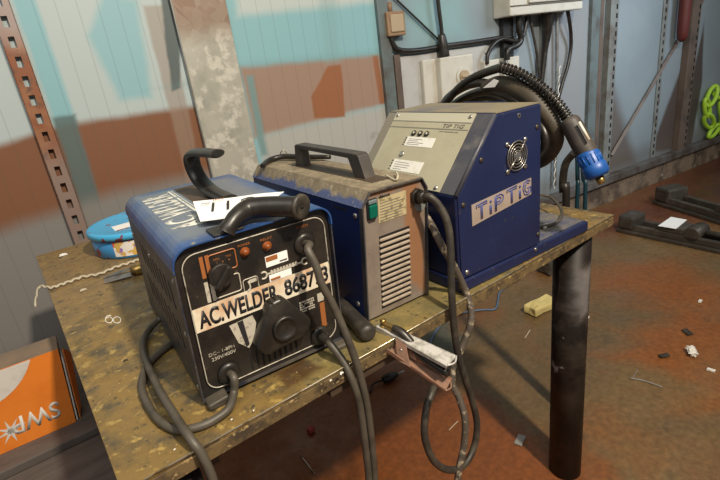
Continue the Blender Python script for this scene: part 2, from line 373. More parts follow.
M['teal_cable'] = mat('teal hose', (.005, .03, .045), .4)
M['lime'] = mat('lime plastic', (.42, .70, .05), .4)
M['red_dark'] = mat('dark red paint', (.10, .016, .012), .5)
M['jack'] = mat('oily black steel', (.045, .038, .030), .45, n=[((.085, .07, .055), 12, .45, .7)], bump=(40, .2, .002))
M['tin_blue'] = mat('light blue printed tin', (.05, .27, .58), .3, after=[((.22, .03, .06), 26, .58, .60, 1)])
M['tin_lid'] = mat('sky blue lid', (.07, .42, .74), .3, after=[((.22, .04, .05), 22, .62, .64, 1)])
M['tin_pic'] = mat('biscuit picture', (.78, .74, .70), .4, n=[((.62, .40, .10), 28, .52, .56, 2), ((.30, .16, .50), 33, .60, .63, 2), ((.65, .10, .08), 37, .64, .67, 2)])
M['rope'] = mat('frayed cream twine', (.50, .44, .33), .8)
M['box_orange'] = mat('orange printed carton', (.72, .205, .022), .5, n=[((.62, .15, .015), 7, .45, .7)])
M['carton'] = mat('brown dusty carton', (.24, .165, .11), .8, n=[((.16, .13, .10), 9, .4, .65)])
M['box_white'] = mat('grubby white print', (.60, .57, .53), .55, n=[((.48, .45, .41), 20, .5, .7)])
M['bench_wood'] = mat('dark grey weathered board', (.105, .088, .078), .65, n=[((.07, .056, .05), 6, .4, .65, 5, (1, 5, 5)), ((.13, .10, .09), 14, .58, .8)], bump=(30, .3, .002))
M['foam'] = mat('yellow foam', (.66, .54, .22), .8, bump=(60, .6, .004))
M['crumple'] = mat('white crumpled scrap', (.75, .73, .68), .6)
M['clear'] = mat('glossy pale plastic strip', (.26, .25, .24), .2)
M['blue_string'] = mat('dull blue hose', (.10, .16, .26), .5)
M['red_cap'] = mat('red plastic cap', (.42, .06, .05), .5)
M['lamp_orange'] = mat('amber indicator', (.22, .06, .015), .15)
M['dark_metal'] = mat('dark screw', (.08, .065, .05), .4, .6)
M['tray_top'] = mat('dusty navy tray', (.03, .045, .13), .45, n=[((.17, .15, .12), 9, .35, .6)])

def screw(parent, p, axis, r=.0045, m='steel', shear=0, name='screw'):
    """domed screw head at local p, pointing along axis"""
    ax = Vector(axis).normalized(); q = ax.to_track_quat('Z', 'Y').to_matrix().to_4x4()
    return MB().lathe([(r, 0), (r, .0010), (r*.85, .0022), (r*.45, .0032), (.0003, .0034)], n=12, M=Matrix.Translation(Vector(p)) @ q).build(name, M[m], parent, shear=shear)

# ================================================================== SETTING
def struct(b, name, m, loc=None, rz=0):
    o = b.build(name, M[m]); o['kind'] = 'structure'
    if loc is not None: o.location = loc; o.rotation_euler = (0, 0, rz)
    return o
struct(MB().box((-3, -3, FLOOR-.05), (9, 3, FLOOR)), 'floor', 'floor')
WL = (WP.x, WP.y, 0)
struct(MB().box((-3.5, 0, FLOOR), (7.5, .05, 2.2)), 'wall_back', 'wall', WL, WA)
struct(MB().box((.7, -.03, FLOOR+.0005), (7.4, -.0005, -.76)).jitter(.004, 6), 'trim_1', 'plinth', WL, WA)
struct(MB().box((.7, -.07, -.76), (7.4, -.0005, -.69), .006), 'trim_2', 'rail', WL, WA)
def stud(n, u0, u1, z0, z1, dep, m, dash=0):
    b = MB().box((u0, -dep, z0), (u1, -.0006, z1), .003)
    o = struct(b, 'trim_%d' % n, m, WL, WA)
    if dash:
        s = MB(); z = z0+.03
        while z < min(z1, 1.1)-.05:
            s.box((dash-.010, -dep-.0012, z), (dash+.010, -dep+.002, z+.035)); z += .065
        s.build('slots', M['dark_hole'], o)
    return o
stud(3, .565, .64, -.69, 2.1, .03, 'stud')
stud(4, 1.545, 1.64, .35, 2.1, .04, 'stud_black')
stud(5, 2.50, 2.60, -.69, 2.1, .03, 'stud')
stud(6, 2.70, 2.80, -.69, 2.1, .05, 'stud_light', dash=2.775)
stud(7, 3.50, 3.57, -.69, 2.1, .012, 'stud_light', dash=3.535)
stud(8, 3.88, 4.02, -.76, 2.1, .06, 'stud_brown', dash=3.995)
stud(9, 2.625, 2.665, -.69, 2.1, .015, 'stud_brown')
stud(10, 1.94, 2.00, .05, 2.1, .03, 'stud_light')
stud(11, .655, .70, -.69, .52, .02, 'stud_brown')
# two thin diagonal braces
def brace(n, a, b, m='stud'):
    A, B = Vector((a[0], -.02, a[1])), Vector((b[0], -.02, b[1]))
    return struct(MB().tube([A, B], .017, 4, 1, smooth=False), 'trim_%d' % n, m, WL, WA)
brace(12, (4.12, .66), (2.86, -.53), 'stud_brown')
brace(13, (4.07, .60), (4.45, 1.0), 'stud_brown')

# galvanised column
o = thing('galvanised_column', 'wide pale galvanised sheet steel column rising behind the welders', 'column', WL, WA)
cu0, cu1 = wuz(170, 0, .03)[0], wuz(258, 160, .03)[0]
MB().box((cu0, -.03, FLOOR), (cu1, -.0006, 2.1), .002).build('column_face', M['galv'], o)
MB().box((cu0-.002, -.036, FLOOR), (cu0+.004, -.0305, 2.1), .001).build('edge_fold', M['stud_light'], o)
# slotted upright
o = thing('slotted_upright', 'rusty perforated steel upright with slots, left of the blue tin', 'upright', WL, WA)
u0, u1 = -1.222, -1.150
b = MB(); z = FLOOR
sl0, sl1 = -1.197, -1.175
b.box((u0, -.03, FLOOR), (sl0, -.026, 2.0)); b.box((sl1, -.03, FLOOR), (u1, -.026, 2.0))
z = FLOOR
while z < 2.0:
    b.box((sl0, -.03, z), (sl1, -.026, z+.034)); z += .075
b.box((u0, -.03, FLOOR), (u0+.003, -.002, 2.0)); b.box((u1-.003, -.03, FLOOR), (u1, -.002, 2.0))
b.build('face', M['upright'], o)

# ---- wall fittings
def wthing(name, label, cat, u, z, off=0, group=None):
    p = wpt(u, z, off); return thing(name, label, cat, p, WA, group)
# mounting board
pu0, pz1 = wuz(393, 58); pz0 = .05
o = thing('mounting_board', 'pale grey board behind the white switch box', 'board', wpt(0, 0), WA)
MB().prism(rrect(pu0, pz0, 1.44, pz1, .03), 1, -.012, -.001).build('board', M['plate_grey'], o)
for (x, z) in ((pu0+.03, pz1-.08), (1.40, pz1-.05)):
    screw(o, (x, -.012, z), (0, -1, 0), .006, 'dark_metal')
# brown junction box
a0 = wuz(384, 12, .05); a1 = wuz(405, 33, .05)
o = wthing('junction_box', 'small brown stained junction box at the top of the conduit', 'junction box', 0, 0)
jx0, jx1, jz0, jz1 = wuz(388, 33, .05)[0], wuz(405, 25, .05)[0], a1[1]-.01, a0[1]
MB().box((jx0, -.055, jz0), (jx1, -.001, jz1), .006).build('housing', M['tan_plastic'], o)
MB().box((jx0+.02, -.062, jz0+.02), (jx1-.012, -.055, jz1-.015), .006).build('button', M['tan_light'], o)
MB().cyl(((jx0+jx1)/2-.02, -.03, jz1), ((jx0+jx1)/2-.02, -.03, jz1+.05), .014).build('cable_gland', M['tan_plastic'], o)
# white switch box
e0 = wuz(440, 58, .09); e1 = wuz(473, 54, .09)
o = wthing('switch_box', 'white wall switch box with a round rotary knob', 'switch box', 0, 0)
zb = .20
MB().box((e0[0], -.09, zb), (e1[0], -.013, e0[1]), .008).build('housing', M['white_plastic'], o)
MB().box((e0[0]-.10, -.045, zb), (e0[0]+.002, -.013, e0[1]+.0), .006).build('side_module', M['white_plastic'], o)
k = wuz(464, 76, .10)
MB().cyl((k[0], -.09, k[1]), (k[0], -.098, k[1]), .056).build('knob_ring', M['white_plastic'], o)
kk = MB().cyl((k[0], -.098, k[1]), (k[0], -.112, k[1]), .036).box((k[0]-.030, -.122, k[1]-.008), (k[0]+.030, -.108, k[1]+.008), .003).build('rotary_knob', M['tan_light'], o)
# two small sockets
for i, (pl, pr, pt, lab) in enumerate(((484, 500, 61, 'small white wall socket left of its twin above the hose coil'), (504, 520, 58, 'small white wall socket nearer the black post, right of its twin'))):
    s0 = wuz(pl, pt, .05); s1 = wuz(pr, pt, .05)
    o = wthing('wall_socket', lab, 'socket', 0, 0, group='small sockets above the coil')
    MB().box((s0[0], -.055, s0[1]-.12), (s1[0]-.01, -.001, s0[1]), .006).build('housing', M['white_plastic'], o)
    c0 = (s0[0]+s1[0])/2
    MB().cyl((c0, -.055, s0[1]-.06), (c0, -.062, s0[1]-.06), .03).build('cover', M['white_plastic'], o)
# distribution box
d0 = wuz(513, 16, .16); dm = wuz(530, 14, .16); d1 = wuz(584, 9, .16)
o = wthing('distribution_box', 'large cream distribution box at the top edge of the picture', 'electrical box', 0, 0)
MB().box((dm[0]-.17, -.15, dm[1]+.0), (d1[0], -.001, dm[1]+.5), .008).build('housing', M['white_plastic'], o)
MB().box((dm[0]-.17, -.158, dm[1]+.055), (d1[0], -.1505, dm[1]+.06)).build('lid_seam', M['greyink'], o)
MB().box((dm[0]-.01, -.168, dm[1]+.065), (d1[0]-.01, -.150, dm[1]+.49), .006).build('lid', M['white_plastic'], o)

def wcable(name, label, cat, pts, r, m, off=.03, group=None, n=10):
    P = [atw(p[0], p[1], p[2] if len(p) > 2 else off) for p in pts]
    return MB().tube(P, r, n, 6).build(name, M[m], None, label=label, cat=cat, group=group)
wcable('conduit', 'black conduit running along the wall from the brown junction box', 'conduit', [(390, 34), (392, 42), (397, 49), (408, 51), (425, 49.5), (445, 46), (475, 42), (500, 38), (512, 37)], .016, 'black_plastic', .03)
o = thing('power_cable', 'black cable dropping from the ceiling into the white switch box', 'cable', (0, 0, 0))
MB().tube([atw(437, -25, .05), atw(438, 0, .05), atw(441, 25, .05), atw(443, 45, .05)], .012, 10, 6).build('cord', M['black_plastic'], o)
MB().tube([atw(441.5, 34, .05), atw(442.5, 44, .05), atw(444, 57, .05)], [.020, .032, .036], 14, 4).build('cable_sleeve', M['black_plastic'], o)
wcable('thin_cable', 'thin dark cable slanting from the top towards the switch box', 'cable', [(390, -8), (397, 0), (418, 20), (441, 42)], .006, 'black_plastic', .02)
wcable('looped_cable', 'black cable looping from the left socket up to the cream box', 'cable', [(487, 64), (488, 54), (494, 44), (503, 39), (514, 41), (521, 38), (525, 30), (528, 12)], .014, 'black_plastic', .06)
wcable('bundled_cable', 'thick dark cable bunch between the right socket and cream box', 'cable', [(507, 60), (508, 50), (516, 46), (521, 40), (519, 28), (519, 14)], .020, 'black_plastic', .075)
wcable('thick_cable', 'thick black cable straight down from the cream box', 'cable', [(547, 10, .08), (547, 30, .06), (545, 50, .05), (543, 70, .05), (540, 95, .05)], [.040, .034, .020, .018, .018], 'black_plastic')
wcable('slanting_cable', 'thin grey cable slanting down under the cream box', 'cable', [(529, 14), (533, 34), (537, 55), (540, 80)], .010, 'rubber', .04)
wcable('hanging_cable', 'black cable bowing right below the cream box corner', 'cable', [(567, 8, .08), (570, 25, .06), (571, 45), (568, 65), (562, 85), (556, 110), (552, 150)], .013, 'black_plastic')
wcable('grey_pipe', 'slim grey steel pipe on the wall under the cream box', 'pipe', [(557, 10), (557, 60), (556, 120), (555, 185)], .012, 'stud_light', .03)
# pale twisted wire beside the pipe
P = []
for k in range(60):
    t = k/59; p = atw(560-6*t, 66+124*t, .07); P.append(p+Vector((.010*math.cos(k*1.4), 0, .010*math.sin(k*1.4))))
MB().tube(P, .0035, 6, 1).build('twisted_wire', M['crumple'], None, label='pale twisted wire hanging beside the grey pipe', cat='wire')
# cables dropping behind the bench end
def wv(px, py): return atx(px, py, 1.52)
def flo(p): return Vector((p.x, p.y, FLOOR+.012))
MB().tube([wv(574, 153), wv(566, 163), wv(563, 178), wv(563, 192), wv(566, 204), flo(wv(566, 204))], .013, 10, 6).build('dropping_cable', M['black_plastic'], None, label='black cable dropping past the right end of the bench', cat='cable')
MB().tube([wv(577, 150), wv(577.5, 180), wv(577, 207), flo(wv(577, 207))], .007, 8, 4).build('air_hose', M['teal_cable'], None, label='dark teal hose just right of the black dropping cable', cat='hose', group='teal hoses behind the bench')
MB().tube([wv(581, 150), wv(583.5, 180), wv(585, 207), flo(wv(585, 207))], .007, 8, 4).build('air_hose', M['teal_cable'], None, label='dark teal hose nearest the blue torch nose', cat='hose', group='teal hoses behind the bench')
# red thing hanging at the top of the right post
r0 = wuz(681, 39, .08)
MB().tube([wpt(r0[0]+.015, r0[1], .085), wpt(r0[0]+.005, r0[1]+.06, .085), wpt(r0[0]-.0, r0[1]+.5, .085)], [.028, .045, .05], 12, 4).build('hanging_tool', M['red_dark'], None, label='dark red rounded bar hanging at the right post', cat='tool')
# lime chain
o = thing('plastic_chain', 'lime green plastic chain hanging at the right edge', 'chain', (0, 0, 0))
ch = [(712, 96), (707, 108), (709, 121), (714, 131), (721, 124), (722, 108), (720, 94)]
for i, (x, y) in enumerate(ch):
    c0 = atw(x, y, .06); nx = ch[(i+1) % len(ch)]; dr = (atw(nx[0], nx[1], .06)-c0).normalized(); sd = WN.cross(dr) if i % 2 else (WN.cross(dr)+WN*.6).normalized()
    P = [c0+dr*(.105*math.cos(t))+sd*(.042*math.sin(t)) for t in [2*PI*k/14 for k in range(14)]]
    MB().tube(P, .020, 8, 2, closed=True).build('link', M['lime'], o)

# ================================================================== BENCH
TL_, TW_ = 1.366, 1.397
o = thing('workbench', 'grimy golden brown steel topped workbench carrying the three welders', 'workbench', (0, 0, 0))
MB().box((0, 0, -.008), (TL_, TW_, 0), .0012).build('tabletop', M['table'], o)
MB().box((.0, -.001, -.032), (TL_, .006, -.0085), .001).build('front_edge', M['table_edge'], o)
MB().box((.002, .0065, -.032), (.008, TW_, -.0085)).build('side_edge', M['table_edge'], o)
MB().box((TL_-.007, .0065, -.032), (TL_-.001, TW_, -.0085)).build('side_edge', M['table_edge'], o)
MB().tube([(.0, -.0006, -.0012), (TL_, -.0006, -.0012)], .0016, 6, 1).build('worn_arris', M['edge_bright'], o)
for x, y in ((1.262, .066), (-.0+.06, .066), (1.26, 1.30), (.07, 1.30)):
    b = MB().tube([(x, y, -.0325), (x, y, FLOOR+.001)], .053, 36, 1).build('leg', M['leg'], o)
MB().box((.12, .03, -.07), (.14, 1.3, -.0325)).box((.35, .008, -.055), (.52, .03, -.0325)).box((.12, 1.30, -.07), (1.2, 1.33, -.0325)).build('underframe', M['frame'], o)

# ================================================================== AC WELDER
W1 = thing('arc_welder', 'blue and black arc welder with a cream number strip, nearest the camera', 'welding machine', (.15247, .08583, 0), -.08035)
w, d, h, S1 = .276, .4885, .279, .0467
Z0 = .008
prof = [(0, Z0), (w, Z0)]+[(w-.026+.026*math.cos(math.radians(a)), h-.026+.026*math.sin(math.radians(a))) for a in range(0, 91, 15)]+[(.030+.030*math.cos(math.radians(a)), h-.030+.030*math.sin(math.radians(a))) for a in range(90, 181, 15)]
def inset(P, k):
    cx, cz = w/2, h/2; return [(cx+(x-cx)*(1-2*k/w), cz+(z-cz)*(1-2*k/h)) for x, z in P]
b = MB()
b.prism(prof, 1, .012, d); bb = b.build('case', M['side_dark'], W1, shear=S1)
for f in bb.data.polygons: f.use_smooth = False
# blue hood wraps over the top: strip shell following the rounded profile
def shell(P, t, y0, y1):
    b = MB(); n = len(P); O = P; I = inset(P, t)
    rows = []
    for y in (y0, y1): rows.append(([b.bm.verts.new((x, y, z)) for x, z in O], [b.bm.verts.new((x, y, z)) for x, z in I]))
    for i in range(n-1):
        for q, fl in ((0, 0), (1, 1)):
            a, c = rows[0][q], rows[1][q]; b.bm.faces.new((a[i], a[i+1], c[i+1], c[i]) if fl else (a[i], c[i], c[i+1], a[i+1]))
        for r_ in (0, 1): b.bm.faces.new((rows[r_][0][i], rows[r_][0][i+1], rows[r_][1][i+1], rows[r_][1][i]))
    for i in (0, n-1): b.bm.faces.new((rows[0][0][i], rows[1][0][i], rows[1][1][i], rows[0][1][i]))
    bmesh.ops.recalc_face_normals(b.bm, faces=b.bm.faces[:]); return b
O2 = [(x+(.0016 if x > w/2 else -.0016), z+(.0018 if z > h*.5 else 0)) for x, z in prof]
hood = [(w+.0016, h-.034)]+O2[2:]+[(-.0016, h-.036)]
shell(hood, .0022, -.004, d+.002).build('hood', M['blue_top'], W1, shear=S1)
full = [(w+.001, Z0)]+[(w+.001, h-.034)]
MB().box((w-.001, -.002, Z0), (w+.0015, .014, h-.034)).box((-.0015, -.002, Z0), (.001, .014, h-.036)).box((0, .0, Z0), (w, .012, Z0+.003)).build('case_rim', M['side_dark'], W1, shear=S1)
MB().prism([(x, z) for x, z in inset(prof, .0025)], 1, .006, .0125).build('front_bezel', M['black_gloss'], W1, shear=S1)
FP = MB().prism(rrect(.011, .020, .266, .2655, .024), 1, .003, .007).build('front_panel', M['black_gloss'], W1, shear=S1)
# pale outline round the panel
def outline(P, y, r, m, name, par, shear): return MB().tube([(x, y, z) for x, z in P], r, 6, 1, closed=True).build(name, M[m], par, shear=shear)
outline(rrect(.0125, .0215, .2645, .264, .023, 6), .0028, .0010, 'whiteink', 'panel_outline', FP, S1)
def fbox(x0, z0, x1, z1, m, name, par=FP, t=.0006, y=.003): return MB().box((x0, y-t, z0), (x1, y, z1)).build(name, M[m], par, shear=S1)
st = fbox(.0135, .1335, .2635, .1745, 'cream', 'number_strip', t=.0012)
text('AC.WELDER', M['ink'], FP, (.020, .0017, .1385), (1, 0, 0), (0, 0, 1), .139, .031, 'strip_lettering', shear=S1, bold=.03)
text('868773', M['ink'], FP, (.172, .0017, .139), (1, 0, 0), (0, 0, 1), .088, .031, 'strip_lettering', shear=S1, bold=.03)
def frame2(x0, z0, x1, z1, m, bars):
    b = MB().tube([(x, .0024, z) for x, z in rrect(x0+.014, z0, x1, z1, .004, 3)], .0012, 6, 1, closed=True)
    for k in range(2): b.box((x0+k*.009, .0018, z0-.002), (x0+.006+k*.009, .003, z1+.002))
    b.build('dial_frame', M[m], FP, shear=S1)
frame2(.040, .222, .098, .254, 'orangeink', 2); frame2(.040, .180, .098, .211, 'whiteink', 2)
for (x, z, s_, sz) in ((.062, .243, 'MIN', .009), (.082, .243, 'MAX', .009)): text(s_, M['orangeink'], FP, (x, .0028, z), (1, 0, 0), (0, 0, 1), sz, .0035, 'small_print', shear=S1)
for x in (.0655, .075, .0855): fbox(x, .237, x+.002, .239, 'orangeink', 'mark')
# small selector knob
c0 = (.068, .218)
kn = MB().cyl((c0[0], .003, c0[1]), (c0[0], -.008, c0[1]), .021, 28, .019).build('selector_knob', M['black_plastic'], W1, shear=S1)
Mx = Matrix.Translation((c0[0], -.008, c0[1])) @ Matrix.Rotation(math.radians(-50), 4, 'Y')
MB().box((-.021, -.013, -.0055), (.021, .002, .0055), .004, Mx, 3).build('grip_bar', M['black_plastic'], kn, shear=S1)
# indicator lamps
for x, z in ((.114, .242), (.153, .240)):
    l = MB().lathe([(.0085, 0), (.0085, .002), (.006, .003), (.0055, .007), (.003, .009), (.0003, .0095)], n=18, M=Matrix.Translation((x, .003, z)) @ Matrix.Rotation(PI/2, 4, 'X')).build('indicator_lamp', M['lamp_orange'], W1, shear=S1)
text('POWER', M['orangeink'], FP, (.104, .0028, .2525), (1, 0, 0), (0, 0, 1), .021, .004, 'small_print', shear=S1)
text('RELAY', M['orangeink'], FP, (.143, .0028, .2510), (1, 0, 0), (0, 0, 1), .021, .004, 'small_print', shear=S1)
text('TORCH', M['orangeink'], FP, (.209, .0028, .2525), (1, 0, 0), (0, 0, 1), .023, .0045, 'small_print', shear=S1)
# pictogram box, stickers, wrench logo
MB().tube([(x, .0026, z) for x, z in rrect(.102, .168, .128, .195, .004, 3)], .0009, 6, 1, closed=True).build('pictogram_frame', M['whiteink'], FP, shear=S1)
MB().tube([(.107, .0026, .173), (.113, .0026, .178), (.111, .0026, .190)], .0016, 6, 3).box((.112, .0022, .186), (.126, .003, .192)).build('pictogram', M['whiteink'], FP, shear=S1)
def tilted(x0, z0, x1, z1, m, name, a=0):
    return MB().box((x0, .0018, z0), (x1, .003, z1)).build(name, M[m], FP, shear=S1)
tilted(.146, .203, .187, .222, 'white_paper', 'price_sticker'); fbox(.147, .213, .168, .221, 'orangeink', 'sticker_print', y=.0018); fbox(.171, .206, .185, .208, 'ink', 'sticker_print', y=.0018)
tilted(.148, .1755, .190, .1875, 'white_paper', 'price_sticker'); fbox(.150, .177, .168, .181, 'orangeink', 'sticker_print', y=.0018)
b = MB().box((.143, .0022, .1895), (.214, .003, .1925))
for k in range(9): b.box((.152+k*.0058, .0020, .1885), (.156+k*.0058, .003, .1955))
for cx, sg in ((.139, 1), (.218, -1)):
    b.tube([(cx+.006*math.cos(t)*sg, .0026, .191+.006*math.sin(t)) for t in [math.radians(-130+260*k/10) for k in range(11)]], .0018, 6, 1)
b.build('wrench_logo', M['whiteink'], FP, shear=S1)
# printed shield and texts
b = MB(); P = [(.066, .125), (.108, .128), (.112, .112), (.104, .085), (.092, .071), (.076, .088)]
b.prism(P, 1, .0024, .003).build('shield_print', M['whiteink'], FP, shear=S1)
MB().prism([(.080, .1255), (.090, .1265), (.094, .078), (.088, .075)], 1, .0018, .0024).build('shield_stripe', M['ink'], FP, shear=S1)
text('DC~ 1-8PH', M['whiteink'], FP, (.024, .0028, .084), (1, 0, 0), (0, 0, 1), .044, .0058, 'small_print', shear=S1)
text('230V/400V', M['whiteink'], FP, (.027, .0028, .074), (1, 0, 0), (0, 0, 1), .042, .0062, 'small_print', shear=S1)
b = MB()
for i in range(9):
    for j in range(5):
        if random.random() < .7: b.box((.196+i*.0034, .0022, .096+j*.0046), (.196+i*.0034+.0026, .003, .096+j*.0046+.0026))
b.build('worn_print', M['whiteink'], FP, shear=S1)
text('WORK', M['orangeink'], FP, (.213, .0028, .052), (1, 0, 0), (0, 0, 1), .022, .0038, 'small_print', shear=S1)
fbox(.236, .050, .246, .100, 'orangeink', 'orange_stripe', t=.0003)
tilted(.233, .104, .246, .120, 'whiteink', 'small_label')
# vent slots
b = MB()
for k in range(9): b.box((.091+k*.0108, .0018, .0265), (.094+k*.0108, .0032, .060-.0006*k))
b.build('vent_slots', M['dark_hole'], FP, shear=S1)
# big three-cornered crank knob
P = []
for a, rr in ((95, .052), (215, .056), (335, .056)):
    for k in (-16, -6, 6, 16): P.append((.150+rr*math.cos(math.radians(a+k)), .099+rr*math.sin(math.radians(a+k))))
b = MB().prism(P, 1, -.024, .003, .007, 3)
kn = b.build('current_knob', M['black_plastic'], W1, shear=S1)
for p in kn.data.polygons: p.use_smooth = True
MB().lathe([(.024, 0), (.022, .006), (.019, .007), (.017, .004), (.0003, .003)], n=32, M=Matrix.Translation((.152, -.0235, .096)) @ Matrix.Rotation(PI/2, 4, 'X')).build('knob_cap', M['black_plastic'], kn, shear=S1)
# grommets and cables
for x, z in ((.221, .224), (.228, .036), (.050, .042)):
    MB().lathe([(.020, 0), (.019, .005), (.014, .008), (.010, .008), (.0003, .004)], n=28, M=Matrix.Translation((x, .003, z)) @ Matrix.Rotation(PI/2, 4, 'X')).build('grommet', M['black_plastic'], W1, shear=S1)
RC = .0070
def wloc(p): return tmat(W1) @ Vector((p[0]+S1*p[2], p[1], p[2]))
MB().tube([wloc((.221, .0, .224)), wloc((.222, -.018, .226)), aty(308, 250, .035), aty(316, 266, .022), aty(322, 285, .015), aty(332, 303, .010), aty(342, 325, .0), aty(350, 345, -.012), aty(358, 368, -.018), aty(366, 400, -.022), aty(371, 435, -.022), aty(375, 482, -.022), aty(376, 540, -.022)], RC, 12, 6).build('torch_cable', M['rubber_grey'], W1, world=True)
MB().tube([wloc((.228, .0, .036)), wloc((.232, -.020, .034)), aty(331, 345, .03), aty(343, 361, .006), aty(352, 380, -.014), aty(359, 402, -.020), aty(364, 435, -.020), aty(369, 482, -.02), aty(371, 540, -.02)], RC, 12, 6).build('welding_cable', M['rubber_grey'], W1, world=True)
T = lambda x, y, z=RC: atz(x, y, z)
MB().tube([wloc((.050, .0, .042)), wloc((.052, -.018, .040)), T(234, 392, .018), T(229, 408, .010), T(214, 420), T(198, 427), T(178, 430), T(160, 421), T(148, 405), T(142, 388), T(145, 370), T(155, 357), T(170, 345), T(185, 335)], RC, 12, 6).build('mains_cable', M['rubber_grey'], W1, world=True)
MB().tube([T(176, 312, .03), T(166, 316, .022), T(156, 322, .016), T(146, 335, .012), T(143, 349, .011), T(149, 368, .018), T(161, 393, .024), T(179, 422, .026), T(192, 441, .016), aty(202, 455, -.012), aty(213, 480, -.022), aty(220, 510, -.022)], RC, 12, 6).build('side_cable', M['rubber_grey'], W1, world=True)
# top lettering, stripes
TB = h+.0018
text('AC WELDER', M['top_white'], W1, (.088, .095, TB), (0, 1, 0), (-1, 0, 0), .335, .060, 'top_lettering', shear=S1, bold=.03)
MB().box((.091, .14, TB-.001), (.096, .445, TB+.0005)).box((.099, .14, TB-.001), (.101, .445, TB+.0005)).build('top_stripe', M['top_white'], W1, shear=S1)
MB().box((.165, .10, TB-.001), (.167, .46, TB+.0005)).build('top_stripe', M['top_white'], W1, shear=S1)
MB().box((.108, .10, TB-.001), (.155, .46, TB+.0004)).build('rust_band', M['frame'], W1, shear=S1)
# side louvres and screws
for j in range(2):
    b = MB()
    for i in range(9):
        y0 = .06+i*.036; z0 = .085+j*.075+.0
        b.prism([(y0, z0), (y0+.008, z0), (y0+.026, z0+.045), (y0+.018, z0+.045)], 0, -.0006, .001)
    b.build('louvre_row', M['dark_hole'], W1, shear=S1)
for y, z in ((.018, .132), (.018, .225), (.018, .03), (.25, .205), (.46, .2)): screw(W1, (-.0, y, z), (-1, 0, 0), .005, 'steel', S1)
for x in (.012, .262):
    for y in (.03, .45): MB().box((x-.010, y-.016, -.0), (x+.010, y+.016, Z0), .002).build('foot', M['rubber'], W1)
MB().box((.004, -.022, .0005), (.038, .012, .014), .004).jitter(.004, 60).build('foot_rag', M['rubber_grey'], W1)
MB().box((.245, -.018, .0005), (.276, .012, .010), .003).jitter(.003, 60).build('foot_rag', M['rubber_grey'], W1)
# broken carrying handle: rear hook and front grip
def l2w(p): return Vector(p)
rear = MB().tube([(.176, .20, h+.0065), (.172, .25, h+.008), (.166, .300, h+.014), (.160, .338, h+.032), (.156, .352, h+.060), (.156, .346, h+.083), (.160, .325, h+.093), (.170, .280, h+.095), (.182, .235, h+.094)],
                 [.018, .019, .019, .019, .019, .019, .019, .018, .017], 20, 6, flat=.48).build('rear_handle', M['black_plastic'], W1, label='hook shaped black stub with an open hollow end')
MB().tube([(.1800, .2400, h+.0941), (.1828, .2325, h+.0940)], [.0125, .0135], 20, 1, flat=.46).build('hollow_end', M['dark_hole'], rear)
b = MB().tube([(.104, .002, h+.006), (.112, .002, h+.014), (.128, .010, h+.022), (.155, .020, h+.026), (.188, .000, h+.0245), (.222, -.028, h+.020)],
              [.015, .0125, .0145, .0175, .0175, .0175], 24, 6)
gr = b.build('front_grip', M['black_plastic'], W1, label='thick black rubber grip with a round end')
CE = Vector((.2235, -.0295, h+.020)); ax = Vector((.032, -.028, -.004)).normalized(); ax = (ax+Vector((-.25, -.5, 0))).normalized(); q = ax.to_track_quat('Z', 'Y').to_matrix().to_4x4()
MB().lathe([(.0190, -.006), (.0215, -.002), (.0215, .002), (.018, .004), (.004, .0035), (.0003, .001)], n=32, M=Matrix.Translation(CE) @ q).build('end_cap', M['rubber'], gr)
MB().lathe([(.0035, 0), (.0003, .0015)], n=12, M=Matrix.Translation(CE+ax*.0035) @ q).build('end_hole', M['dark_hole'], gr)
MB().box((.082, -.002, h+.0025), (.132, .045, h+.0065), .0015).build('handle_base', M['black_plastic'], gr)

# price tag paper
a, b_, c_, d_ = atz(193, 201.5, .303), atz(284, 191.5, .298), atz(258, 213, .296), atz(200.5, 222, .292)
o = thing('lot_tag', 'white paper lot tag with handwritten number lying on the nearest welder', 'paper tag', (0, 0, 0))
MB().quad(d_, c_, b_, a, .0006, (0, 0, 1), 10, 6, .003).build('sheet', M['white_paper'], o)
def tagp(u, v): return (d_*(1-u)+c_*u)*(1-v)+(a*(1-u)+b_*u)*v
R_ = (c_-d_).normalized(); U_ = (a-d_); U_ = (U_-R_*U_.dot(R_)).normalized()
pz = Vector((0, 0, .0022))
for i, (u_, st_) in enumerate(((.20, '1'), (.42, '1'), (.62, '2'))):
    text(st_, M['ink'], o, tagp(u_, .34)+pz, (R_+U_*.25), (U_-R_*.25), .0045 if st_ == '1' else .030, .042, 'handwriting')
text('No . . .', M['ink'], o, tagp(.08, .72)+pz, R_, U_, .035, .007, 'handwriting')
text('lot', M['orangeink'], o, tagp(.22, .86)+pz, R_, U_, .02, .008, 'handwriting')

# ================================================================== INVERTER WELDER
W2 = thing('inverter_welder', 'dusty blue inverter welder with grey louvred front, middle of the three', 'welding machine', (.50143, .08218, 0), -.04742)
w2, d2, h2, S2 = .1684, .5283, .2739, .088
Z2 = .004
P = [(0, Z2), (w2, Z2), (w2, h2-.026), (w2-.014, h2-.004), (.020, h2), (0, h2-.028)]
MB().prism(P, 1, .006, d2, .0015, 1).build('case', M['inv_blue'], W2, shear=S2)
MB().prism([(0, h2-.028), (.020, h2), (w2-.014, h2-.004), (w2, h2-.026), (w2+.0015, h2-.026), (w2-.013, h2-.002), (.0195, h2+.0025), (-.0015, h2-.028)], 1, .0, d2).build('dusty_lid', M['dust_top'], W2, shear=S2)
MB().prism([(0, Z2), (.003, Z2), (.003, h2-.028), (.021, h2-.003), (w2-.015, h2-.006), (w2-.003, h2-.027), (w2-.003, Z2), (w2, Z2), (w2, h2-.026), (w2-.014, h2-.0035), (.020, h2), (0, h2-.028)][::-1], 1, -.006, .007).build('case_lip', M['side_dark'], W2, shear=S2)
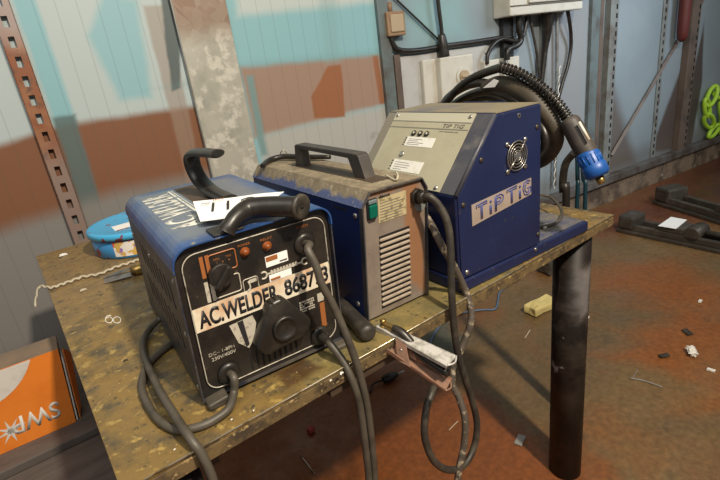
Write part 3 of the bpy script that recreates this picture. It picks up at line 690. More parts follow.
F2 = MB().prism([(.0035, Z2+.002), (w2-.0035, Z2+.002), (w2-.0035, h2-.028), (w2-.017, h2-.0065), (.021, h2-.0035), (.0035, h2-.0285)], 1, .001, .0058).build('front_panel', M['front_grey'], W2, shear=S2)
# louvres
for k in range(13):
    z = .023+k*.0118
    P = [(.042, z+.001), (.118, z+.0005), (.1215, z+.003), (.1185, z+.0064), (.044, z+.0072), (.0405, z+.004)]
    lv = MB().prism(P, 1, -.0035, .0012, .0015, 2).build('louvre', M['louvre'], F2, shear=S2)
b = MB()
for k in range(14):
    z = .0185+k*.0118
    b.box((.041, .0002, z-.0004), (.121, .0012, z+.0046))
b.build('louvre_openings', M['dark_hole'], F2, shear=S2)
MB().box((.013, -.004, .219), (.037, .001, .259), .002).build('switch_frame', M['dark_hole'], W2, shear=S2)
MB().box((.015, -.0095, .221), (.035, -.0035, .248), .003).build('rocker_switch', M['green_sw'], W2, shear=S2)
MB().box((.015, -.007, .249), (.035, -.0035, .2575), .002).build('switch_top', M['tin_lid'] if 0 else M['stud'], W2, shear=S2)
MB().box((.042, .0002, .204), (.114, .001, .2535), 0).build('rating_plate', M['yel_plate'], F2, shear=S2)
text('decca', M['ink'], F2, (.044, .0, .2535), (1, 0, 0), (0, 0, 1), .028, .007, 'brand_lettering', shear=S2, bold=.02)
b = MB()
for k in range(7): b.box((.046, -.0004, .208+k*.0058), (.046+.05+.014*random.random(), .0002, .2094+k*.0058))
b.build('plate_print', M['greyink'], F2, shear=S2)
# cable gland and cables
MB().cyl((.140, .001, .235), (.140, -.010, .235), .017, 6).cyl((.140, -.010, .235), (.1415, -.028, .235), .0125, 20).build('cable_gland', M['black_plastic'], W2, shear=S2)
MB().cyl((.152, .001, .215), (.152, -.001, .215), .016, 20).build('gland_washer', M['stud_light'], F2, shear=S2)
g0 = tmat(W2) @ Vector((.1415+S2*.235, -.026, .235))
MB().tube([g0, aty(430, 197, .035), aty(440, 207, .02), aty(448, 225, .005), aty(451, 255, -.006), aty(452, 300, -.015), aty(456, 343, -.022), aty(464, 375, -.03), aty(472, 400, -.035), aty(477, 424, -.04), aty(474, 447, -.04), aty(464, 465, -.045), aty(449, 470, -.05), aty(434, 461, -.05), aty(425, 438, -.045), aty(426, 411, -.04), aty(432, 392, -.03), aty(438, 375, .0), aty(436, 362, .03)],
          .0078, 12, 6).build('ground_cable', M['rubber'], W2, world=True, label='dusty black cable looping below the bench edge')
MB().tube([aty(423, 212, .12), aty(432, 226, .06), aty(442, 246, .03), aty(455, 268, .02), aty(465, 290, .008), aty(471, 310, -.008), aty(470, 326, -.014), aty(464, 342, -.008), aty(456, 362, -.008), aty(452, 382, -.012), aty(459, 398, -.03), aty(465, 420, -.05), aty(464, 445, -.055), aty(459, 470, -.055), aty(452, 520, -.055)],
          .0078, 12, 6).build('output_cable', M['cable_spots'], W2, world=True, label='cable speckled with pale dirt')
# side screws / slot
for y, z in ((.020, .228), (.028, .036)): screw(W2, (0, y, z), (-1, 0, 0), .0058, 'steel', S2)
MB().box((-.0006, .05, .232), (.001, .10, .236)).build('side_slot', M['dark_hole'], W2, shear=S2)
# carry handle
hb = MB()
x0 = .085
def bar(y0, y1, z0, z1): pass
hb.prism([(.400, h2+.001), (.362, h2+.001), (.366, h2+.047), (.140, h2+.042), (.122, h2+.001), (.080, h2+.001), (.098, h2+.050), (.106, h2+.054), (.378, h2+.058), (.388, h2+.054)], 0, x0-.014, x0+.014, .002, 2)
hd = hb.build('carry_handle', M['grip_grey'], W2)
hd.location.x = S2*h2
MB().box((x0-.022, .045, h2-.001), (x0+.022, .41, h2+.0022)).build('handle_footplate', M['frame'], W2).location.x = S2*h2
# wires lying on the lid
MB().tube([tmat(W2).inverted() @ atz(262, 166, h2+.008), tmat(W2).inverted() @ atz(270, 160, h2+.010), tmat(W2).inverted() @ atz(284, 156.5, h2+.012), tmat(W2).inverted() @ atz(300, 157, h2+.010), tmat(W2).inverted() @ atz(330, 157, h2+.008)], [.006, .008, .008, .008, .006], 10, 5).build('lead_end', M['black_plastic'], W2)
MB().tube([tmat(W2).inverted() @ q for q in (atz(281, 157, h2+.003), atz(280.5, 153, h2+.018), atz(284, 150, h2+.028), atz(289, 156, h2+.003))], .0014, 6, 4).build('tie_wire', M['rope'], W2)
MB().tube([tmat(W2).inverted() @ q for q in (atz(386, 175, h2+.004), atz(391, 178, h2+.003), atz(396, 180, h2+.004), atz(398, 176, h2+.009), atz(396, 172, h2+.006))], .0018, 6, 4).build('tie_wire', M['rope'], W2)

# ================================================================== TIG WELDER
TG = thing('tig_welder', 'tall navy tig welder with sloped beige control panel, furthest right on the bench', 'welding machine', (.7240, .0195, .030), -.05055)
dx, wy, h3, tx, sl = .279, .3655, .3418, .1293, .1914
prof3 = [(0, 0), (dx, 0), (dx, h3), (tx, h3), (0, sl)]
MB().prism(prof3, 1, .004, wy, .004, 3).build('case', M['navy'], TG)
MB().prism([(.003, .003), (dx-.001, .001), (dx-.001, h3-.004), (tx+.001, h3-.004), (.004, sl-.0005)], 1, .0, .005, .0015, 2).build('side_panel', M['navy'], TG)
e = Vector((tx, 0, h3-sl)).normalized(); nrm = Vector((-e.z, 0, e.x)); p0 = Vector((0, 0, sl))
def sp(y, t, o=0): return p0+e*t+Vector((0, y, 0))+nrm*o
SL = Vector((tx, 0, h3-sl)).length
def spanel(y0, y1, t0, t1, o0, o1, name, m, par, **k):
    return MB().quad(sp(y0, t0, o0), sp(y0, t1, o0), sp(y1, t1, o0), sp(y1, t0, o0), o1-o0, nrm).build(name, M[m], par, **k)
spanel(.008, wy-.004, .004, SL-.002, -.001, .0014, 'sloped_front', 'tig_slope', TG)
MB().tube([sp(.0035, .003, .0006), sp(.0035, SL-.003, .0006)], .0045, 10, 1).build('rolled_corner', M['tig_slope'], TG, label='shiny rounded edge of the case')
MB().box((tx+.002, .004, h3-.001), (dx-.001, wy-.002, h3+.0012), 0).build('dusty_lid', M['tig_top'], TG)
CP = spanel(.052, .325, .004, .1955, .0014, .0036, 'control_panel', 'panel_beige', TG)
spanel(.052, .325, .152, .155, .0036, .0038, 'panel_line', 'greyink', CP); spanel(.052, .325, .170, .172, .0036, .0038, 'panel_line', 'greyink', CP)
spanel(.052, .325, .1725, .1955, .0036, .0039, 'panel_band', 'panel_light', CP)
for y, t in ((.063, .187), (.315, .187), (.066, .012), (.315, .012)): screw(CP, sp(y, t, .0036), nrm, .0052, 'steel')
for y in (.220, .197, .174):
    kb = MB().lathe([(.0075, 0), (.0070, .003), (.005, .0035), (.0003, .003)], n=20, M=Matrix.Translation(sp(y, .1385, .0036)) @ nrm.to_track_quat('Z', 'Y').to_matrix().to_4x4()).build('round_button', M['black_plastic'], CP)
    MB().lathe([(.0042, 0), (.0003, .0008)], n=16, M=Matrix.Translation(sp(y, .1385, .0071)) @ nrm.to_track_quat('Z', 'Y').to_matrix().to_4x4()).build('button_face', M['panel_light'], kb)
MB().lathe([(.0075, 0), (.0070, .003), (.005, .0035), (.0003, .003)], n=20, M=Matrix.Translation(sp(.227, .081, .0036)) @ nrm.to_track_quat('Z', 'Y').to_matrix().to_4x4()).build('round_button', M['steel'], CP)
for (y0, y1, t0, t1) in ((.137, .236, .104, .129), (.138, .245, .036, .066)):
    s_ = spanel(y0, y1, t0, t1, .0036, .0042, 'paper_label', 'sticker', CP)
    b = MB()
    for k in range(4):
        t = t0+.004+k*(t1-t0-.006)/4; yy = y1-.008; y2 = yy-(.03+.035*random.random())
        b.quad(sp(y2, t, .0042), sp(y2, t+.0012, .0042), sp(yy, t+.0012, .0042), sp(yy, t, .0042), .0003, nrm)
    b.build('label_print', M['greyink'], s_)
    b = MB()
    for k in range(4):
        t = t0+.001+k*(t1-t0)/4; b.quad(sp(y1+.002, t, .0036), sp(y1+.002, t+.003, .0036), sp(y1+.007, t+.003, .0036), sp(y1+.007, t, .0036), .0004, nrm)
    b.build('scale_marks', M['ink'], CP)
text('TIP TIG', M['greyink'], CP, sp(.133, .1575, .0038), (0, -1, 0), e, .066, .0095, 'panel_lettering', slant=.2, bold=.01)
text('WATERCOOLED', M['greyink'], CP, sp(.137, .146, .0038), (0, -1, 0), e, .060, .0025, 'panel_lettering')
# name plate
k9 = .94
NP = MB().prism([(.0415, .1165), (.242, .1375), (.242, .177), (.0415, .1645)], 1, -.0012, .0).build('name_plate', M['plate_pink'], TG)
tv = Vector((.2, 0, .0165)).normalized()
# outlined double-stroke letters
def stroke(b, pts, r=.0014): b.tube([Vector((p[0], -.0016, p[1])) for p in pts], r, 6, 1)
b = MB()
LX, LZ = .055, .1245; ch_ = .036
def L(px_, pz_): return (LX+px_, LZ+pz_*ch_+px_*.088)
def dbl(pts, off=.0042):
    for s_ in (-1, 1): stroke(b, [L(x+s_*off*.5*(1 if a else 0), z+s_*(0 if a else .06)) for x, z, a in pts], .0013)
# T
def Tee(x): 
    dbl([(x+.016, 0, 1), (x+.016, .86, 1)]); stroke(b, [L(x, .80), L(x, .98), L(x+.034, .98), L(x+.034, .84), L(x+.006, .84)], .0013)
def Eye(x): dbl([(x, 0, 1), (x, .58, 1)]); stroke(b, [L(x-.002, .80), L(x+.002, .80)], .0026)
Tee(.0); Eye(.045)
dbl([(.062, 0, 1), (.062, .95, 1)])
stroke(b, [L(.064, .95), L(.080, .95), L(.088, .78), L(.086, .52), L(.076, .40), L(.064, .40)], .0013); stroke(b, [L(.066, .80), L(.076, .80), L(.080, .70), L(.076, .56), L(.066, .56)], .0013)
Tee(.100); Eye(.145)
stroke(b, [L(.182, .86), L(.172, .97), L(.160, .90), L(.156, .50), L(.162, .10), L(.174, .02), L(.184, .14), L(.184, .45), L(.172, .45)], .0014); stroke(b, [L(.178, .74), L(.170, .82), L(.164, .70), L(.163, .40), L(.170, .18), L(.177, .22), L(.177, .34)], .0013)
b.build('plate_lettering', M['navyink'], NP)
# fan grille
fc = Vector((.190, -.0, .240))
FG = MB().cyl((fc.x, -.0002, fc.z), (fc.x, .001, fc.z), .033, 36).build('fan_opening', M['dark_hole'], TG)
b = MB()
for r_ in (.012, .019, .026, .033): b.tube([(fc.x+r_*math.cos(t), -.004, fc.z+r_*math.sin(t)) for t in [2*PI*k/32 for k in range(32)]], .0013, 6, 1, closed=True)
b.cyl((fc.x, -.003, fc.z), (fc.x, -.006, fc.z), .009)
for a in (45, 135, 225, 315):
    t = math.radians(a); b.tube([(fc.x+.008*math.cos(t), -.005, fc.z+.008*math.sin(t)), (fc.x+.043*math.cos(t), -.003, fc.z+.043*math.sin(t))], .0016, 6, 1)
b.build('fan_guard', M['steel'], FG)
for a in (45, 135, 225, 315):
    t = math.radians(a); screw(FG, (fc.x+.043*math.cos(t), -.001, fc.z+.043*math.sin(t)), (0, -1, 0), .0058, 'steel')
for x, z, m_ in ((.077, .254, 'dark_metal'), (.264, .290, 'dark_metal'), (.018, .171, 'dark_metal'), (.019, .015, 'steel'), (.270, .027, 'dark_metal')): screw(TG, (x, 0, z), (0, -1, 0), .0060, m_)
MB().cyl((.201, .0, .326), (.201, -.0012, .326), .0052, 16).build('hole_rim', M['steel'], TG); MB().cyl((.201, -.0011, .326), (.201, -.0016, .326), .003, 12).build('hole', M['dark_hole'], TG)
# base tray
BT = MB().box((-.004, -.003, -.0295), (.486, wy, -.0012), .004).build('base_tray', M['navy'], TG)
MB().box((dx+.002, .010, -.0015), (.480, wy-.01, .0002)).build('tray_dust', M['tray_top'], BT)
screw(BT, (.256, -.003, -.008), (0, -1, 0), .0052, 'steel')
# hook bracket for the hose
MB().box((dx, .16, h3-.03), (dx+.13, .185, h3-.018), .002).box((dx, .10, h3-.06), (dx+.004, .24, h3+.004), .001).build('hose_hook', M['navy'], TG)
MB().tube([atz(538, 195, .06), atz(548, 196, .05), atz(557, 203, .042), atz(562, 213, .038), atz(557, 222, .036), atz(545, 226, .036), atz(528, 228, .036)], .0042, 8, 6).build('tray_lead', M['rubber_grey'], TG, world=True, label='thin grey lead looped on the tray')
MB().box((0, 0, 0), (.03, .015, .006), .002, Matrix.Translation(atz(545, 229, .0305))).build('scrap_note', M['crumple'], None, label='tiny pale scrap on the blue tray beside the loop of lead', cat='scrap')

# ================================================================== TORCH AND HOSE
o = thing('tig_torch', 'black welding hose coil with blue nosed torch draped over the tig welder', 'welding torch', (0, 0, 0))
X = 1.09
def ring(cx, pts, r, m, name, **k): MB().tube([(cx+p[2] if len(p) > 2 else cx, p[0], p[1]) for p in pts], r, 14, 6).build(name, M[m], o, **k)
def pxr(L, r, m, name, **k): MB().tube([atx(p[0], p[1], p[2] if len(p) > 2 else X) for p in L], r, 14, 6).build(name, M[m], o, **k)
pxr([(484, 88, 1.10), (498, 84, 1.10), (515, 88, 1.09), (532, 99, 1.08), (546, 114, 1.08), (555, 129, 1.08), (556, 143, 1.09), (549, 155, 1.10), (538, 163, 1.11), (522, 168, 1.12), (500, 170, 1.13)], [.015, .021, .023, .024, .021, .018, .017, .017, .016, .016, .016], 'sleeve', 'hose_sleeve')
pxr([(436, 114, 1.13), (447, 101, 1.12), (460, 87, 1.12), (475, 77, 1.12), (490, 71, 1.12), (503, 67, 1.10)], .0115, 'black_plastic', 'hose')
pxr([(440, 110, 1.15), (448, 98, 1.14), (462, 88, 1.13), (478, 83, 1.12), (494, 85, 1.11)], .012, 'black_plastic', 'hose')
pxr([(452, 106, 1.19), (464, 98, 1.18), (480, 92, 1.17), (498, 93, 1.16), (514, 101, 1.15), (528, 116, 1.15), (535, 135, 1.15), (534, 152, 1.15), (524, 162, 1.15)], .0125, 'black_plastic', 'hose')
pxr([(462, 104, 1.22), (482, 97, 1.21), (500, 99, 1.20), (518, 110, 1.20), (537, 122, 1.18), (545, 136, 1.17), (544, 150, 1.17), (534, 160, 1.17)], .013, 'black_plastic', 'hose')
# spring guard
P0 = [atx(a_, b_, 1.08) for a_, b_ in ((500, 67), (517, 72), (534, 82), (549, 94), (561, 108), (569, 121))]
Ps = []; n_ = 420; turns = 24
for k in range(n_):
    t = k/(n_-1)*(len(P0)-1); i = min(int(t), len(P0)-2); f = t-i
    p = P0[i].lerp(P0[i+1], f); T_ = (P0[i+1]-P0[i]).normalized(); A_ = T_.cross(Vector((1, 0, 0))).normalized(); B_ = T_.cross(A_)
    Ps.append(p+(A_*math.cos(turns*2*PI*k/n_)+B_*math.sin(turns*2*PI*k/n_))*.0120)
MB().tube(P0, .0088, 12, 4).build('inner_hose', M['black_plastic'], o)
MB().tube(Ps, .0026, 6, 1).build('spring_guard', M['black_plastic'], o)
a1, a2, a3, a4 = atx(568, 119, 1.08), atx(575, 131, 1.08), atx(583, 146, 1.08), atx(589, 156, 1.08)
MB().tube([a1, a1.lerp(a2, .3), a2, a3, a4], [.018, .023, .024, .0245, .023], 20, 4).build('handle', M['grip_grey'], o)
b1_, b2_ = atx(586, 152, 1.08), atx(599, 177, 1.08); bd = (b2_-b1_)
cp = MB().tube([b1_, b1_+bd*.12, b1_+bd*.50, b1_+bd*.55, b1_+bd*.88, b2_], [.024, .0255, .0245, .0275, .0275, .020], 28, 1).build('collar', M['blue_cap'], o, label='bright blue plastic collar')
b = MB(); A_ = bd.normalized().cross(Vector((1, 0, 0))).normalized(); B_ = bd.normalized().cross(A_)
for k in range(16):
    dd = A_*math.cos(2*PI*k/16)+B_*math.sin(2*PI*k/16); b.tube([b1_+bd*.14+dd*.0255, b1_+bd*.48+dd*.0248], .0016, 6, 1)
b.build('grip_ribs', M['blue_cap'], cp)
MB().tube([b2_-bd*.03, b2_+bd*.22, b2_+bd*.26], [.010, .009, .007], 14, 1).build('brass_tip', M['brass'], o)
q1, q2 = atx(579, 122, 1.062), atx(589, 140, 1.062)
MB().tube([q1, q2], .0035, 8, 1).build('cream_strip', M['cream'], o)
MB().quad(atx(483, 88, 1.055), atx(494, 79, 1.055), atx(499, 81, 1.055), atx(495, 87, 1.055), .001, (-1, 0, 0)).build('white_tape', M['white_paper'], o)

# ================================================================== CLAMP AND ROD
CX = .545
j0, j1 = atz(379, 324, .012), aty(452, 361, -.115)
jb = atz(386, 331, .004)
o = thing('earth_clamp', 'silver and copper earth clamp gripping the front edge of the bench', 'clamp', (0, 0, 0))
# upper jaw: folded channel
ud = (j1-j0).normalized(); sd = ud.cross(Vector((0, 0, 1))).normalized(); nu = sd.cross(ud).normalized()
def chan(b, p0, p1, w0, w1, dpt, th=.0022, nz=1):
    uu = (p1-p0).normalized(); s_ = uu.cross(Vector((0, 0, 1))).normalized(); n_ = s_.cross(uu).normalized()*nz
    b.quad(p0-s_*w0, p0+s_*w0, p1+s_*w1, p1-s_*w1, th, -n_)
    for q in (-1, 1): b.quad(p0+s_*w0*q, p1+s_*w1*q, p1+s_*w1*q-n_*dpt*.6, p0+s_*w0*q-n_*dpt, th, -s_*q)
    b.tube([p1-s_*w1*.8, p1+uu*.006, p1+s_*w1*.8], .0018, 6, 4)
b = MB(); chan(b, j0, j1, .011, .019, .009); b.build('upper_jaw', M['zinc'], o)
k0, k1 = aty(388, 347, .004)-Vector((0, 0, .004)), aty(448, 386, -.105)
b = MB(); chan(b, k0, k1, .012, .018, .009, nz=-1); b.build('lower_jaw', M['copper'], o, label='copper coloured lower arm')
b = MB(); m0 = k0.lerp(k1, .22); m1 = j0.lerp(j1, .30); b.quad(m0-sd*.011, m1-sd*.011, m1-sd*.011+ud*.022, m0-sd*.011+ud*.03, .002, sd); b.quad(m0+sd*.011, m1+sd*.011, m1+sd*.011+ud*.022, m0+sd*.011+ud*.03, .002, sd); b.build('hinge_plate', M['copper'], o)
t0 = j0.lerp(j1, .07); MB().lathe([(.0075, 0), (.0075, .005), (.0045, .005), (.0045, .010), (.0065, .010), (.0065, .015), (.002, .017)], n=12, M=Matrix.Translation(t0)).build('bolt', M['brass'], o)
t1 = j0.lerp(j1, .22); MB().tube([t0+Vector((0, 0, .006)), t0.lerp(t1, .6)+Vector((0, 0, .006)), t1+Vector((0, 0, .006))], [.006, .006, .008], 10, 3).build('cable_lug', M['brass'], o)
MB().tube([t1+Vector((0, 0, .007)), j0.lerp(j1, .33)+Vector((0, 0, .007)), j0.lerp(j1, .44)-Vector((0, 0, .004)), j0.lerp(j1, .60)-Vector((0, 0, .024)), j1-Vector((0, 0, .035))-ud*.01], [.008, .009, .009, .009, .009], 12, 5).build('cable_end', M['black_plastic'], o)
MB().tube([m0.lerp(m1, .5)+ud*.01-sd*.013, m0.lerp(m1, .5)+ud*.01+sd*.013], .004, 10, 1).build('pivot_pin', M['steel'], o)
# electrode holder stub (dark rod)
r0, r1 = Vector((.497, .17, .0185)), Vector((.462, .022, .0185))
o = MB().tube([r0, r0.lerp(r1, .5), r0.lerp(r1, .90), r0.lerp(r1, .97), r1], [.016, .0165, .018, .016, .009], 24, 3).build('rubber_handle', M['rubber'], None, label='stubby dark round rubber handle lying between two welders', cat='handle')

# ================================================================== TIN
tc_ = Vector((.335, 1.165, 0)); TR = .178
o = thing('biscuit_tin', 'round light blue biscuit tin behind the nearest welder', 'tin', tc_)
MB().lathe([(TR-.012, .0008), (TR-.008, .004), (TR-.008, .070)], n=64).build('tin_body', M['tin_blue'], o)
MB().lathe([(TR-.004, .066), (TR, .066), (TR+.001, .080), (TR-.002, .086), (TR-.010, .088), (TR-.02, .085), (.0003, .085)], n=64).build('lid', M['tin_lid'], o)
def arc(a0, a1, z0, z1, r, m, name, n=10):
    b = MB(); rows = []
    for k in range(n+1):
        t = math.radians(a0+(a1-a0)*k/n); c, s_ = math.cos(t), math.sin(t)
        rows.append([b.bm.verts.new((rr*c, rr*s_, zz)) for rr, zz in ((r, z0), (r+.0008, z0), (r+.0008, z1), (r, z1))])
    for i in range(n):
        for k in range(4): b.bm.faces.new((rows[i][k], rows[i][(k+1) % 4], rows[i+1][(k+1) % 4], rows[i+1][k]))
    b.bm.faces.new(rows[0]); b.bm.faces.new(rows[-1][::-1]); bmesh.ops.recalc_face_normals(b.bm, faces=b.bm.faces[:])
    return b.build(name, M[m], o)
arc(222, 262, .010, .060, TR-.008, 'tin_pic', 'picture_label', 14)
arc(190, 300, .0605, .0655, TR-.008, 'navyink', 'printed_band', 20)
MB().box((-.10, -.07, .0852), (.03, -.005, .0858)).build('lid_sticker', M['white_paper'], o)

# twine along the bench
P = []
base = [T(38, 305, .004)]+[T(*p, .004) for p in ((41, 287), (52, 289), (66, 284), (82, 278), (100, 275), (116, 268), (132, 263), (142, 259))]
for s_ in (0, PI):
    P = []
    for i in range(len(base)-1):
        for k in range(12):
            t = (i*12+k); p = base[i].lerp(base[i+1], k/12); ph = t*.55+s_
            if i == 0: p = p+Vector((-.006, 0, -.0))
            P.append(p+Vector((0, math.cos(ph)*.005, abs(math.sin(ph))*.005+.001)))
    if s_ == 0: tw = thing('twine', 'frayed cream twisted twine across the left end of the bench', 'twine', (0, 0, 0))
    MB().tube(P, .0025, 6, 1).build('strand', M['rope'], tw)
# brass plunger with blades
o = thing('brass_fitting', 'brass fitting with two flat steel blades beside the nearest welder', 'fitting', (0, 0, 0))
f0, f1 = T(131, 271, .016), T(144, 268, .016)
MB().tube([f0, f0.lerp(f1, .2), f0.lerp(f1, .8), f1], [.012, .016, .016, .012], 20, 1).build('brass_body', M['brass'], o)
MB().quad(T(104, 284, .0012), T(104.5, 279, .0012), T(132, 272, .010), T(132, 276, .008), .0015, (0, 0, 1)).build('blade', M['steel'], o)
MB().quad(T(103, 278.5, .003), T(104, 276.5, .003), T(131, 267.5, .016), T(131, 269.5, .016), .0015, (0, 0, 1)).build('blade', M['steel'], o)
# chalked number painted on the top: two small rings of scrap wire
P1 = [T(109+3.6*math.cos(t), 320+3*math.sin(t), .0012) for t in [2*PI*k/14 for k in range(14)]]; P2 = [T(117+3.8*math.cos(t), 320+3.2*math.sin(t), .0012) for t in [2*PI*k/14 for k in range(14)]]
wb = bpy.data.objects.get('workbench')
MB().tube(P1, .0011, 5, 1, closed=True).tube([T(105.5, 319, .0012), T(107, 316, .0012), T(111, 315.5, .0012)], .0011, 5, 2).tube(P2, .0011, 5, 1, closed=True).build('chalk_number', M['crumple'], wb)
def chip(name, label, px, py, s_, m, z=0, cat='scrap', group=None, base=0):
    p = atz(px, py, base); b = MB().box((-s_, -s_*.6, 0), (s_, s_*.6, s_*.35), s_*.1)
    bmesh.ops.subdivide_edges(b.bm, edges=b.bm.edges[:], cuts=1, use_grid_fill=True); b.jitter(s_*.7, 1.1/s_)
    zm = min(v.co.z for v in b.bm.verts)
    for v in b.bm.verts: v.co += p+Vector((0, 0, .0006-zm))
    return b.build(name, M[m], None, label=label, cat=cat, group=group)
chip('paper_scrap', 'white torn paper scrap near the far left corner of the bench', 64, 256, .014, 'white_paper')
chip('pale_flake', 'pale flake under the front of the nearest welder by the cable loop', 254, 411, .002, 'crumple')
chip('pale_flake', 'pale flake on the bench edge below the cable loop', 232, 420, .0022, 'crumple')
chip('pale_flake', 'largest pale flake stuck at the bench edge by the two cables', 342, 374, .0045, 'crumple')
chip('pale_flake', 'small pale flake at the bench edge left of the two cables', 331, 381, .0028, 'crumple')
chip('pale_flake', 'faint flake at the bottom left near the bench edge', 175, 450, .002, 'crumple')
chip('dark_crumb', 'small dark crumb on the bench left of the cable loop', 126, 361, .005, 'rubber')
chip('glue_blob', 'pale dried glue blob just in front of the steel blades', 84, 291, .010, 'rope')

# ================================================================== LEFT: LOW BENCH WITH CARTON
BZ = -.42
o = thing('low_bench', 'dark grey boarded low bench under the orange carton', 'bench', (0, 0, 0))
ang = math.atan2(atz(97, 427, BZ).y-atz(0, 473, BZ).y, atz(97, 427, BZ).x-atz(0, 473, BZ).x)
e0 = atz(0, 473, BZ); dv = (atz(97, 427, BZ)-e0).normalized(); pv = Vector((-dv.y, dv.x, 0))
def bq(a, b, y0, y1, z0, z1): return [e0+dv*a+pv*y0+Vector((0, 0, z-BZ)) for z in (z0, z1)]
def bbox(a, b, y0, y1, z0, z1, name, m='bench_wood'):
    Mx = Matrix.Translation((e0.x, e0.y, 0)) @ Matrix.Rotation(math.atan2(dv.y, dv.x), 4, 'Z')
    return MB().box((a, y0, z0), (b, y1, z1), .003, Mx).build(name, M[m], o)
bbox(-.9, .27, 0, .40, BZ-.028, BZ, 'top_board')
bbox(-.9, .27, -.32, -.012, BZ-.045, BZ-.018, 'lower_board')
for a_ in (-.85, -.3, .22): bbox(a_-.025, a_+.025, -.29, .40, FLOOR+.001, BZ-.0455, 'support', 'frame')
# carton
c0, c1 = atz(76, 422, BZ), atz(0, 455, BZ); cd = (c1-c0).normalized(); cp_ = Vector((cd.y, -cd.x, 0))
if cp_.y < 0: cp_ = -cp_
ca = math.atan2(-cd.y, -cd.x)
o = thing('carton', 'orange and white cardboard carton printed SWP upside down on the low bench', 'carton', (c0.x, c0.y, BZ), ca)
hc = .262; tilt = .0
wc = .42
ft = tmat(o).inverted()
top_r = ft @ aty(62, 351, c0.y+.03); hc = top_r.z+.024; SHC = .11
MB().box((-wc, .0015, .001), (0, .11, hc), .002).build('box_body', M['carton'], o, shear=SHC)
FR = MB().box((-wc, -.0005, .001), (.0, .0015, hc+.001)).build('front_face', M['box_orange'], o, shear=SHC)
MB().quad((.012, .006, .004), (.010, .006, hc-.004), (.026, .080, hc-.060), (.020, .080, .004), .0018, (1, 0, 0)).build('side_flap', M['box_orange'], o, shear=SHC)
MB().box((.003, .005, .002), (.007, .05, hc-.03)).build('white_insert', M['box_white'], o, shear=SHC)
def onf(px, py):  # point on the carton front
    n_ = Vector((-math.sin(ca), math.cos(ca), 0)); P = Vector((c0.x, c0.y, BZ)); q = ray(px, py); p = CAM+q*((P-CAM).dot(n_))/q.dot(n_); q_ = ft @ p; q_.x -= SHC*q_.z; return q_
# white disc, cut by the face
cc = onf(-35, 365); rr = (onf(26, 372)-cc).length
P = []
for k in range(60):
    t = 2*PI*k/60; x, z = cc.x+rr*math.cos(t), cc.z+rr*math.sin(t); P.append((max(-wc+.002, min(-.002, x)), max(.003, min(hc-.0005, z))))
Q = [P[0]]
for p in P[1:]:
    if (Vector(p)-Vector(Q[-1])).length > 1e-4: Q.append(p)
if (Vector(Q[0])-Vector(Q[-1])).length < 1e-4: Q.pop()
MB().prism(Q, 1, -.0010, -.0004).build('white_disc', M['box_white'], FR, shear=SHC)
s0, s1 = onf(58, 402), onf(11, 422)
tp = onf(57, 410)
text('SWP', M['box_white'], FR, Vector((s0.x, -.0006, onf(58, 400).z)), (-1, 0, 0), (0, 0, -1), abs(s1.x-s0.x), .056, 'carton_lettering', bold=.02, shear=SHC)
st0 = onf(11, 431)
b = MB()
for k in range(8):
    t = 2*PI*k/8+.2; pt = (st0.x+.040*math.cos(t), st0.z+.040*math.sin(t)); n1 = (st0.x+.006*math.cos(t+PI/2), st0.z+.006*math.sin(t+PI/2)); n2 = (st0.x+.006*math.cos(t-PI/2), st0.z+.006*math.sin(t-PI/2))
    pt = (max(-wc+.002, pt[0]), max(.002, pt[1])); b.prism([n1, pt, n2], 1, -.0010, -.0004)
b.build('star_print', M['box_white'], FR, shear=SHC)
text('pieces', M['greyink'], FR, Vector((onf(57, 420).x, -.0006, onf(50, 423).z)), (-1, 0, 0), (0, 0, 1), .03, .006, 'small_print', shear=SHC)

# ================================================================== FLOOR OBJECTS
def jack(name, label, cat, pL, pR, hasblock=True):
    a_, b_ = atz(*pL, FLOOR), atz(*pR, FLOOR); dr = (b_-a_).normalized(); ang_ = math.atan2(dr.y, dr.x)
    return thing(name, label, cat, (a_.x, a_.y, FLOOR), ang_, group='floor jacks')
o = jack('floor_rail', 'low black steel rail with a white paper on it, nearer of two on the floor', 'steel rail', (616, 232), (722, 255))
MB().box((0, .0, .001), (1.5, .20, .028), .006).build('base_plate', M['jack'], o)
MB().box((.02, .02, .028), (1.5, .055, .07), .005).build('side_rail', M['jack'], o)
MB().box((.02, .145, .028), (1.5, .18, .07), .005).build('side_rail', M['jack'], o)
MB().box((.0, .01, .028), (.12, .19, .135), .02).build('end_block', M['jack'], o)
MB().box((.28, .02, .07), (.45, .18, .115), .01).build('slide_block', M['jack'], o)
MB().tube([(.50, .02, .085), (.50, .18, .085)], .048, 24, 1).build('roller', M['jack'], o)
MB().tube([(.56, .10, .09), (1.3, .10, .09)], .02, 16, 1).build('spindle', M['jack'], o)
rm = tmat(o)
pz_ = FLOOR+.1165
MB().quad(atz(658, 226, pz_), atz(676, 229, pz_), atz(687, 220, pz_), atz(671, 217, pz_), .002, (0, 0, 1)).build('paper_note', M['white_paper'], None, label='white paper lying on the nearer black floor rail', cat='paper')
o = jack('floor_rail', 'low black steel rail against the maroon floor, further of two', 'steel rail', (652, 204), (722, 226))
MB().box((0, .0, .001), (1.8, .22, .03), .006).build('base_plate', M['jack'], o)
MB().box((.02, .02, .03), (1.8, .06, .08), .005).build('side_rail', M['jack'], o)
MB().box((.02, .16, .03), (1.8, .20, .08), .005).build('side_rail', M['jack'], o)
MB().box((.0, .01, .03), (.15, .21, .155), .02).build('end_block', M['jack'], o)
MB().tube([(.80, .02, .11), (.80, .20, .11)], .06, 24, 1).build('roller', M['jack'], o)
MB().box((.55, .03, .08), (.72, .19, .14), .01).build('slide_block', M['jack'], o)

